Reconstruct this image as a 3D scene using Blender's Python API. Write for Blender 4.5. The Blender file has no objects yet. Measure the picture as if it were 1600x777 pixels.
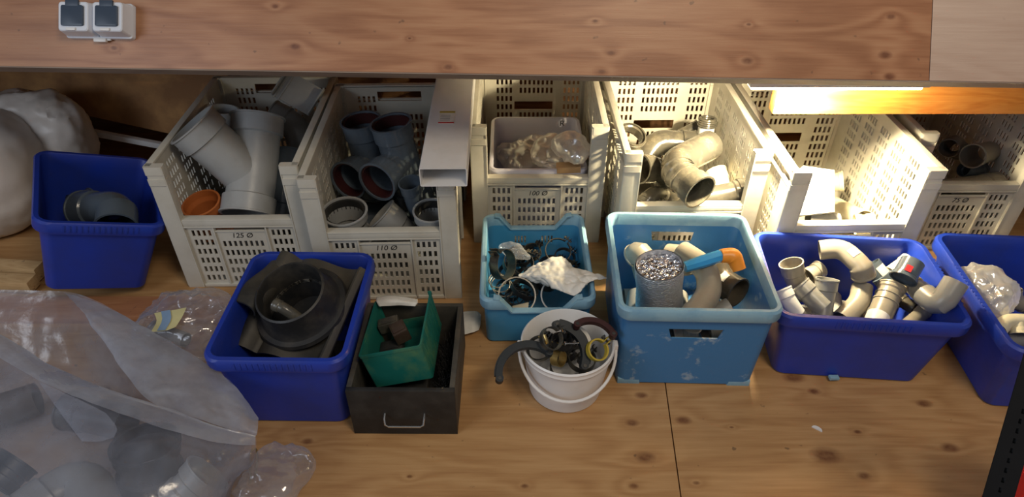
import bpy, bmesh, math, random
from mathutils import Vector, Matrix, Euler, noise
D = bpy.data
SC = bpy.context.scene
COL = SC.collection
R = math.radians
PI = math.pi
random.seed(7)

# ------------------------------------------------------------------ camera, world, light
CAM_H = 1.405
PITCH = R(38)
cam = D.objects.new('camera', D.cameras.new('camera'))
COL.objects.link(cam)
cam.data.sensor_width = 36
cam.data.lens = 1068 / 1600 * 36
cam.data.clip_start = 0.02
cam.location = (0, 0, CAM_H)
cam.rotation_euler = (PI / 2 - PITCH, 0, 0)
SC.camera = cam
SC.view_settings.view_transform = 'Standard'
SC.view_settings.look = 'None'
SC.view_settings.gamma = 1
SC.view_settings.use_curve_mapping = False
SC.view_settings.exposure = 0.22

w = D.worlds.new('world')
SC.world = w
w.use_nodes = True
w.node_tree.nodes['Background'].inputs[0].default_value = (0.70, 0.70, 0.72, 1)
w.node_tree.nodes['Background'].inputs[1].default_value = 0.235


def area(name, loc, target, size, power, col, sy=None):
    l = D.lights.new(name, 'AREA')
    l.energy = power
    l.color = col
    l.size = size
    if sy:
        l.shape = 'RECTANGLE'
        l.size_y = sy
    o = D.objects.new(name, l)
    COL.objects.link(o)
    o.location = loc
    o.rotation_euler = (Vector(target) - Vector(loc)).to_track_quat('-Z', 'Y').to_euler()
    return o


LAMP = 0.72
area('room_lamp', (0.9, -0.3, 3.0), (0.3, 1.4, 0), 0.8, 31, (1.0, 0.84, 0.64))
area('window_daylight', (-2.6, -0.9, 2.1), (-0.3, 1.4, 0.1), 1.4, 27, (0.80, 0.88, 1.0))

# ------------------------------------------------------------------ pixel -> point on a real plane
cP, sP = math.cos(PITCH), math.sin(PITCH)


def ray(px, py):
    a, b = (px - 800) / 1068, (388.5 - py) / 1068
    return Vector((a, cP + b * sP, -sP + b * cP))


def Wz(px, py, z):
    d = ray(px, py)
    return Vector((0, 0, CAM_H)) + d * ((z - CAM_H) / d.z)


def Wy(px, py, y):
    d = ray(px, py)
    return Vector((0, 0, CAM_H)) + d * (y / d.y)


# ------------------------------------------------------------------ materials
def nodes(name):
    m = D.materials.new(name)
    m.use_nodes = True
    nt = m.node_tree
    return m, nt, nt.nodes['Principled BSDF'], nt.nodes['Material Output']


def N(nt, kind, **kw):
    n = nt.nodes.new(kind)
    for k, v in kw.items():
        if k in n.inputs:
            n.inputs[k].default_value = v
        else:
            setattr(n, k, v)
    return n


def ramp(nt, fac, stops):
    n = nt.nodes.new('ShaderNodeValToRGB')
    e = n.color_ramp.elements
    while len(e) < len(stops):
        e.new(0.5)
    for el, (p, c) in zip(e, stops):
        el.position = p
        el.color = (*c, 1)
    nt.links.new(fac, n.inputs[0])
    return n.outputs[0]


def mixc(nt, fac, a, b):
    n = nt.nodes.new('ShaderNodeMix')
    n.data_type = 'RGBA'
    if isinstance(fac, float):
        n.inputs[0].default_value = fac
    else:
        nt.links.new(fac, n.inputs[0])
    for i, v in ((6, a), (7, b)):
        if isinstance(v, tuple):
            n.inputs[i].default_value = (*v, 1)
        else:
            nt.links.new(v, n.inputs[i])
    return n.outputs[2]


def plastic(name, c, rough=0.4, dirt=None, amount=0.25, scale=14, metallic=0, spec=0.5, bump=0.05, contrast=(0.45, 0.7), trans=0):
    m, nt, b, out = nodes(name)
    tc = nt.nodes.new('ShaderNodeTexCoord')
    n = N(nt, 'ShaderNodeTexNoise', Scale=scale, Detail=5.0, Roughness=0.6)
    nt.links.new(tc.outputs['Object'], n.inputs['Vector'])
    if dirt is None:
        dirt = tuple(x * 0.6 for x in c)
    f = ramp(nt, n.outputs['Fac'], [(contrast[0], (0, 0, 0)), (contrast[1], (amount,) * 3)])
    nt.links.new(mixc(nt, f, c, dirt), b.inputs['Base Color'])
    r = nt.nodes.new('ShaderNodeMapRange')
    r.inputs['To Min'].default_value = max(0.03, rough - 0.1)
    r.inputs['To Max'].default_value = rough + 0.15
    nt.links.new(n.outputs['Fac'], r.inputs['Value'])
    nt.links.new(r.outputs[0], b.inputs['Roughness'])
    b.inputs['Metallic'].default_value = metallic
    b.inputs['Specular IOR Level'].default_value = spec
    if bump:
        n2 = N(nt, 'ShaderNodeTexNoise', Scale=scale * 6, Detail=3.0)
        nt.links.new(tc.outputs['Object'], n2.inputs['Vector'])
        bp = N(nt, 'ShaderNodeBump', Strength=bump, Distance=0.01)
        nt.links.new(n2.outputs['Fac'], bp.inputs['Height'])
        nt.links.new(bp.outputs[0], b.inputs['Normal'])
    return m


def film(name, c=(0.85, 0.88, 0.93), dens=0.35, rough=0.25, edge=0.5, gl=0.35):
    m, nt, b, out = nodes(name)
    nt.nodes.remove(b)
    tr = N(nt, 'ShaderNodeBsdfTransparent', Color=(0.96, 0.97, 1, 1))
    df = N(nt, 'ShaderNodeBsdfDiffuse', Color=(*c, 1))
    tl = N(nt, 'ShaderNodeBsdfTranslucent', Color=(*c, 1))
    gs = N(nt, 'ShaderNodeBsdfGlossy', Color=(1, 1, 1, 1), Roughness=rough)
    tc = nt.nodes.new('ShaderNodeTexCoord')
    no = N(nt, 'ShaderNodeTexNoise', Scale=9.0, Detail=5.0)
    nt.links.new(tc.outputs['Object'], no.inputs['Vector'])
    bp = N(nt, 'ShaderNodeBump', Strength=0.35, Distance=0.02)
    nt.links.new(no.outputs['Fac'], bp.inputs['Height'])
    for s_ in (df, tl, gs):
        nt.links.new(bp.outputs[0], s_.inputs['Normal'])
    m1 = N(nt, 'ShaderNodeMixShader', Fac=0.5)
    nt.links.new(df.outputs[0], m1.inputs[1])
    nt.links.new(tl.outputs[0], m1.inputs[2])
    m2 = N(nt, 'ShaderNodeMixShader', Fac=gl)
    nt.links.new(m1.outputs[0], m2.inputs[1])
    nt.links.new(gs.outputs[0], m2.inputs[2])
    lw = N(nt, 'ShaderNodeLayerWeight', Blend=0.35)
    mr = N(nt, 'ShaderNodeMapRange')
    mr.inputs['To Min'].default_value = dens
    mr.inputs['To Max'].default_value = min(1, dens + edge)
    nt.links.new(lw.outputs['Facing'], mr.inputs['Value'])
    ad = N(nt, 'ShaderNodeMath', operation='MULTIPLY')
    nr = N(nt, 'ShaderNodeMapRange')
    nr.inputs['From Min'].default_value = 0.3
    nr.inputs['From Max'].default_value = 0.7
    nr.inputs['To Min'].default_value = 0.55
    nr.inputs['To Max'].default_value = 1.35
    nt.links.new(no.outputs['Fac'], nr.inputs['Value'])
    nt.links.new(mr.outputs[0], ad.inputs[0])
    nt.links.new(nr.outputs[0], ad.inputs[1])
    m3 = N(nt, 'ShaderNodeMixShader')
    nt.links.new(ad.outputs[0], m3.inputs[0])
    nt.links.new(tr.outputs[0], m3.inputs[1])
    nt.links.new(m2.outputs[0], m3.inputs[2])
    nt.links.new(m3.outputs[0], out.inputs['Surface'])
    return m


def wood(name, dark, mid, light, knots=(), sc=1.0, rough=0.5, stain=0.3, seams=(), axis=0, spec=0.4, gs=1.0, ring=0.2):
    """flowing veneer grain along x with knots at given object-space spots; grain rings bend round the knots"""
    m, nt, b, out = nodes(name)
    L = nt.links.new
    tc = nt.nodes.new('ShaderNodeTexCoord')
    obj = tc.outputs['Object']
    sep = nt.nodes.new('ShaderNodeSeparateXYZ')
    L(obj, sep.inputs[0])
    mp = N(nt, 'ShaderNodeMapping')
    mp.inputs['Scale'].default_value = (0.9 * sc, 5 * sc, 5 * sc)
    L(obj, mp.inputs[0])
    big = N(nt, 'ShaderNodeTexNoise', Scale=1.3, Detail=3.0, Distortion=0.6)
    L(mp.outputs[0], big.inputs['Vector'])
    phase = N(nt, 'ShaderNodeMath', operation='MULTIPLY')
    phase.inputs[1].default_value = 9.0 * gs
    L(big.outputs['Fac'], phase.inputs[0])
    cur = phase.outputs[0]
    kmask = None
    for (kx, ky, kr) in knots:
        cmb = N(nt, 'ShaderNodeVectorMath', operation='SUBTRACT')
        L(obj, cmb.inputs[0])
        cmb.inputs[1].default_value = (kx, ky, 0)
        mul = N(nt, 'ShaderNodeVectorMath', operation='MULTIPLY')
        mul.inputs[1].default_value = (0.62, 1.0, 0.0)
        L(cmb.outputs[0], mul.inputs[0])
        ln = N(nt, 'ShaderNodeVectorMath', operation='LENGTH')
        L(mul.outputs[0], ln.inputs[0])
        dv = N(nt, 'ShaderNodeMath', operation='DIVIDE')
        L(ln.outputs['Value'], dv.inputs[0])
        dv.inputs[1].default_value = kr
        # ring influence = 1.6/(1+d^2/6)
        sq = N(nt, 'ShaderNodeMath', operation='MULTIPLY')
        L(dv.outputs[0], sq.inputs[0])
        L(dv.outputs[0], sq.inputs[1])
        s2 = N(nt, 'ShaderNodeMath', operation='MULTIPLY_ADD')
        L(sq.outputs[0], s2.inputs[0])
        s2.inputs[1].default_value = 0.22
        s2.inputs[2].default_value = 1
        iv = N(nt, 'ShaderNodeMath', operation='DIVIDE')
        iv.inputs[0].default_value = 1.5
        L(s2.outputs[0], iv.inputs[1])
        ad = N(nt, 'ShaderNodeMath', operation='ADD')
        L(cur, ad.inputs[0])
        L(iv.outputs[0], ad.inputs[1])
        cur = ad.outputs[0]
        mr = N(nt, 'ShaderNodeMapRange')
        mr.inputs['From Min'].default_value = 0.4
        mr.inputs['From Max'].default_value = 1.1
        mr.inputs['To Min'].default_value = 1
        mr.inputs['To Max'].default_value = 0
        L(dv.outputs[0], mr.inputs['Value'])
        if kmask is None:
            kmask = mr.outputs[0]
        else:
            mx = N(nt, 'ShaderNodeMath', operation='MAXIMUM')
            L(kmask, mx.inputs[0])
            L(mr.outputs[0], mx.inputs[1])
            kmask = mx.outputs[0]
    sn = N(nt, 'ShaderNodeMath', operation='SINE')
    m6 = N(nt, 'ShaderNodeMath', operation='MULTIPLY')
    m6.inputs[1].default_value = 5.0
    L(cur, m6.inputs[0])
    L(m6.outputs[0], sn.inputs[0])
    g01 = N(nt, 'ShaderNodeMapRange')
    g01.inputs['From Min'].default_value = -1
    L(sn.outputs[0], g01.inputs['Value'])
    fm = N(nt, 'ShaderNodeMapping')
    fm.inputs['Scale'].default_value = (4 * sc, 90 * sc, 90 * sc)
    L(obj, fm.inputs[0])
    fine = N(nt, 'ShaderNodeTexNoise', Scale=1.0, Detail=5.0, Roughness=0.7)
    L(fm.outputs[0], fine.inputs['Vector'])
    mix = N(nt, 'ShaderNodeMath', operation='MULTIPLY_ADD')
    L(g01.outputs[0], mix.inputs[0])
    mix.inputs[1].default_value = ring
    fs = N(nt, 'ShaderNodeMath', operation='MULTIPLY')
    fs.inputs[1].default_value = 0.75
    L(fine.outputs['Fac'], fs.inputs[0])
    L(fs.outputs[0], mix.inputs[2])
    c = ramp(nt, mix.outputs[0], [(0.15, light), (0.5, mid), (0.85, dark)])
    st = N(nt, 'ShaderNodeTexNoise', Scale=2.2, Detail=4.0)
    L(obj, st.inputs['Vector'])
    sf = ramp(nt, st.outputs['Fac'], [(0.5, (0, 0, 0)), (0.72, (stain,) * 3)])
    c = mixc(nt, sf, c, tuple(x * 0.45 for x in mid))
    sp = N(nt, 'ShaderNodeTexNoise', Scale=38.0, Detail=2.0)
    L(obj, sp.inputs['Vector'])
    spf = ramp(nt, sp.outputs['Fac'], [(0.71, (0, 0, 0)), (0.76, (stain * 1.6,) * 3)])
    c = mixc(nt, spf, c, (0.06, 0.04, 0.03))
    if kmask is not None:
        kn = N(nt, 'ShaderNodeTexNoise', Scale=60.0, Detail=2.0)
        L(obj, kn.inputs['Vector'])
        kk = N(nt, 'ShaderNodeMath', operation='MULTIPLY')
        L(kmask, kk.inputs[0])
        kr_ = N(nt, 'ShaderNodeMapRange')
        kr_.inputs['To Min'].default_value = 0.35
        kr_.inputs['To Max'].default_value = 1.25
        L(kn.outputs['Fac'], kr_.inputs['Value'])
        L(kr_.outputs[0], kk.inputs[1])
        c = mixc(nt, kk.outputs[0], c, (dark[0] * 0.5, dark[1] * 0.4, dark[2] * 0.4))
    L(c, b.inputs['Base Color'])
    b.inputs['Roughness'].default_value = rough
    b.inputs['Specular IOR Level'].default_value = spec
    bp = N(nt, 'ShaderNodeBump', Strength=0.12, Distance=0.004)
    L(fine.outputs['Fac'], bp.inputs['Height'])
    L(bp.outputs[0], b.inputs['Normal'])
    return m


M = {}
M['crate'] = plastic('grey_crate_plastic', (0.58, 0.56, 0.49), 0.42, (0.33, 0.28, 0.20), 0.45, 9, contrast=(0.42, 0.8))
M['blue'] = plastic('royal_blue_plastic', (0.012, 0.040, 0.36), 0.36, (0.02, 0.035, 0.20), 0.7, 7, contrast=(0.4, 0.75))
M['sky'] = plastic('sky_blue_plastic', (0.045, 0.19, 0.43), 0.42, (0.34, 0.45, 0.55), 0.75, 17, contrast=(0.6, 0.68))
M['sky2'] = plastic('pale_blue_plastic', (0.05, 0.25, 0.46), 0.42, (0.20, 0.36, 0.46), 0.35, 12, contrast=(0.5, 0.8))
M['skyrim'] = plastic('worn_blue_rim', (0.24, 0.42, 0.54), 0.5, (0.1, 0.26, 0.44), 0.6, 16)
M['pvc'] = plastic('grey_pvc', (0.23, 0.23, 0.22), 0.3, (0.16, 0.15, 0.13), 0.5, 12)
M['pvcl'] = plastic('light_grey_pvc', (0.34, 0.35, 0.35), 0.36, (0.22, 0.21, 0.19), 0.4, 10)
M['pvcd'] = plastic('dark_grey_pvc', (0.085, 0.108, 0.135), 0.17, (0.05, 0.055, 0.06), 0.5, 10)
M['pvct'] = plastic('taupe_pvc', (0.255, 0.23, 0.185), 0.3, (0.19, 0.16, 0.12), 0.5, 12)
M['pvcb'] = plastic('dusty_dark_pipe', (0.06, 0.056, 0.046), 0.22, (0.20, 0.175, 0.125), 0.65, 16, contrast=(0.45, 0.72))
M['cream'] = plastic('cream_pvc', (0.62, 0.57, 0.42), 0.35)
M['white'] = plastic('white_plastic', (0.74, 0.74, 0.74), 0.33, (0.5, 0.47, 0.42), 0.35, 7)
M['tray'] = plastic('pale_violet_plastic', (0.60, 0.60, 0.72), 0.4, (0.5, 0.5, 0.6), 0.3)
M['orange'] = plastic('orange_brown_pvc', (0.50, 0.15, 0.04), 0.38, (0.28, 0.08, 0.03), 0.5, 12)
M['rubber'] = plastic('black_rubber', (0.02, 0.02, 0.02), 0.5, (0.08, 0.07, 0.055), 0.6, 14)
M['seal'] = plastic('dark_red_seal', (0.04, 0.010, 0.010), 0.4)
M['lead'] = plastic('dusty_flashing', (0.02, 0.02, 0.019), 0.5, (0.11, 0.092, 0.062), 0.7, 7, contrast=(0.35, 0.75))
M['black'] = plastic('black_metal', (0.016, 0.016, 0.017), 0.42, (0.09, 0.08, 0.065), 0.5, 12)
M['clamp'] = plastic('blackened_steel', (0.05, 0.05, 0.048), 0.3, (0.22, 0.19, 0.12), 0.55, 30, metallic=0.6)
M['steel'] = plastic('bright_steel', (0.6, 0.6, 0.58), 0.22, metallic=1)
M['brass'] = plastic('brass', (0.55, 0.40, 0.15), 0.3, metallic=0.9)
M['slate'] = plastic('dark_slate_plastic', (0.014, 0.020, 0.026), 0.5, (0.05, 0.05, 0.05), 0.4, 20, spec=0.3)
M['brown'] = plastic('dark_brown_clay', (0.05, 0.03, 0.02), 0.6, (0.10, 0.08, 0.05), 0.5, 20)
M['bluegrey'] = plastic('slate_plastic', (0.022, 0.03, 0.04), 0.4)
M['green'] = plastic('green_plastic', (0.010, 0.13, 0.105), 0.42, (0.16, 0.26, 0.08), 0.55, 10, contrast=(0.5, 0.75))
M['ink'] = plastic('black_ink', (0.012, 0.012, 0.014), 0.6, bump=0)
M['bar'] = plastic('flat_black_paint', (0.004, 0.004, 0.005), 0.6, amount=0.1, spec=0.15)
M['paleyellow'] = plastic('pale_yellow_paper', (0.62, 0.58, 0.30), 0.6, bump=0)
M['paleblue'] = plastic('pale_blue_print', (0.22, 0.34, 0.52), 0.6, bump=0)
M['paper'] = plastic('paper', (0.74, 0.72, 0.66), 0.7, (0.5, 0.47, 0.4), 0.4, 40, bump=0)
M['yellow'] = plastic('yellow_paint', (0.45, 0.33, 0.03), 0.5)
M['red'] = plastic('red_paint', (0.62, 0.015, 0.02), 0.35)
M['bluet'] = plastic('bright_blue_plastic', (0.04, 0.32, 0.68), 0.35)
M['orangeb'] = plastic('bright_orange_plastic', (0.85, 0.30, 0.03), 0.35)
M['cardboard'] = plastic('brown_cardboard', (0.40, 0.25, 0.12), 0.7)
M['socket'] = plastic('light_grey_housing', (0.66, 0.70, 0.78), 0.35, bump=0, amount=0.1)
M['lid'] = plastic('slate_blue_lid', (0.035, 0.055, 0.09), 0.4, bump=0)
M['sack'] = plastic('white_sack', (0.66, 0.61, 0.56), 0.38, (0.40, 0.36, 0.30), 0.5, 5)
M['film'] = film('polythene', (0.46, 0.51, 0.64), 0.34, 0.24, 0.35, 0.16)
M['film2'] = film('clear_bag', (0.80, 0.82, 0.88), 0.2, 0.12, 0.5, 0.45)
M['film3'] = film('milky_bag', (0.92, 0.90, 0.85), 0.58, 0.14, 0.4, 0.42)
M['rust'] = plastic('stained_board', (0.36, 0.18, 0.07), 0.6, (0.75, 0.42, 0.16), 0.8, 5, contrast=(0.45, 0.7))


def foil():
    m, nt, b, out = nodes('crinkled_foil')
    tc = nt.nodes.new('ShaderNodeTexCoord')
    v = N(nt, 'ShaderNodeTexVoronoi', Scale=95.0)
    v.feature = 'F1'
    nt.links.new(tc.outputs['Object'], v.inputs['Vector'])
    bp = N(nt, 'ShaderNodeBump', Strength=0.9, Distance=0.01)
    nt.links.new(v.outputs['Distance'], bp.inputs['Height'])
    nt.links.new(bp.outputs[0], b.inputs['Normal'])
    b.inputs['Base Color'].default_value = (0.75, 0.76, 0.8, 1)
    b.inputs['Metallic'].default_value = 1
    b.inputs['Roughness'].default_value = 0.22
    return m


M['foil'] = foil()
M['foilside'] = plastic('ribbed_foil', (0.72, 0.73, 0.76), 0.36, (0.5, 0.5, 0.52), 0.5, 30, metallic=0.8, bump=0.4)
M['dark'] = plastic('near_black_plastic', (0.012, 0.013, 0.015), 0.35, (0.05, 0.045, 0.04), 0.4, 20)
M['darkpipe'] = plastic('glossy_brown_black_pipe', (0.06, 0.052, 0.04), 0.16, (0.10, 0.085, 0.06), 0.4, 14)
M['fold'] = film('folded_polythene', (0.60, 0.65, 0.76), 0.52, 0.25, 0.35, 0.14)


def emit(name, c, s):
    m, nt, b, out = nodes(name)
    b.inputs['Base Color'].default_value = (*c, 1)
    b.inputs['Emission Color'].default_value = (*c, 1)
    b.inputs['Emission Strength'].default_value = s
    return m


# ------------------------------------------------------------------ mesh builder
class MB:
    def __init__(s):
        s.v, s.f = [], []

    def add(s, vs, fs, mat=None):
        o = len(s.v)
        s.v += [Vector(mat @ Vector(p)) if mat else Vector(p) for p in vs]
        s.f += [[i + o for i in f] for f in fs]
        return s

    def box(s, c, d, mat=None, bev=0.0):
        x, y, z = d[0] / 2, d[1] / 2, d[2] / 2
        c = Vector(c)
        if bev <= 0:
            vs = [c + Vector((a * x, b * y, e * z)) for a in (-1, 1) for b in (-1, 1) for e in (-1, 1)]
            fs = [(0, 1, 3, 2), (4, 6, 7, 5), (0, 4, 5, 1), (2, 3, 7, 6), (0, 2, 6, 4), (1, 5, 7, 3)]
            return s.add(vs, fs, mat)
        bm = bmesh.new()
        bmesh.ops.create_cube(bm, size=1, matrix=Matrix.Translation(c) @ Matrix.Diagonal((*d, 1)))
        bmesh.ops.bevel(bm, geom=list(bm.edges), offset=bev, segments=2, affect='EDGES', profile=0.6)
        s.add([v.co.copy() for v in bm.verts], [[v.index for v in f.verts] for f in bm.faces], mat)
        bm.free()
        return s

    def ringloft(s, rings, close=False, cap=(True, True), mat=None):
        n = len(rings[0])
        vs = [p for r in rings for p in r]
        fs = []
        k = len(rings)
        for i in range(k if close else k - 1):
            a, b = i * n, ((i + 1) % k) * n
            for j in range(n):
                j2 = (j + 1) % n
                fs.append((a + j, a + j2, b + j2, b + j))
        if not close:
            if cap[0]:
                fs.append(tuple(range(n - 1, -1, -1)))
            if cap[1]:
                fs.append(tuple((k - 1) * n + j for j in range(n)))
        return s.add(vs, fs, mat)

    def lathe(s, prof, c=(0, 0, 0), n=32, close=False, mat=None, sx=1, sy=1, cap=(False, False)):
        c = Vector(c)
        rings = [[c + Vector((r * math.cos(2 * PI * j / n) * sx, r * math.sin(2 * PI * j / n) * sy, z)) for j in range(n)] for r, z in prof]
        return s.ringloft(rings, close, cap, mat)

    def sweep(s, cen, rad, n=20, close=False, cap=(True, True), sq=None):
        """tube along cen with radius list; parallel transport frames"""
        k = len(cen)
        T = []
        for i in range(k):
            a, b = cen[max(i - 1, 0)], cen[min(i + 1, k - 1)]
            d = b - a
            if d.length < 1e-7:
                d = T[-1] if T else Vector((0, 0, 1))
            T.append(d.normalized())
        u = T[0].orthogonal().normalized()
        rings = []
        for i in range(k):
            u = (u - T[i] * u.dot(T[i])).normalized()
            w_ = T[i].cross(u)
            r = rad[i] if isinstance(rad, (list, tuple)) else rad
            rings.append([cen[i] + (u * math.cos(2 * PI * j / n) + w_ * math.sin(2 * PI * j / n)) * r for j in range(n)])
        return s.ringloft(rings, close, cap)

    def obj(s, name, mat, parent=None, org=None, ang=35, smooth=True):
        me = D.meshes.new(name)
        o = Vector(org) if org is not None else Vector((0, 0, 0))
        me.from_pydata([tuple(v - o) for v in s.v], [], s.f)
        bm = bmesh.new()
        bm.from_mesh(me)
        bmesh.ops.recalc_face_normals(bm, faces=list(bm.faces))
        bm.to_mesh(me)
        bm.free()
        if smooth:
            me.polygons.foreach_set('use_smooth', [True] * len(me.polygons))
            me.set_sharp_from_angle(angle=R(ang))
        me.materials.append(mat)
        ob = D.objects.new(name, me)
        COL.objects.link(ob)
        if parent:
            ob.parent = parent
        elif org is not None:
            ob.location = o
        return ob

    def base(s):
        xs, ys, zs = zip(*[tuple(v) for v in s.v])
        return Vector(((min(xs) + max(xs)) / 2, (min(ys) + max(ys)) / 2, min(zs)))


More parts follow.
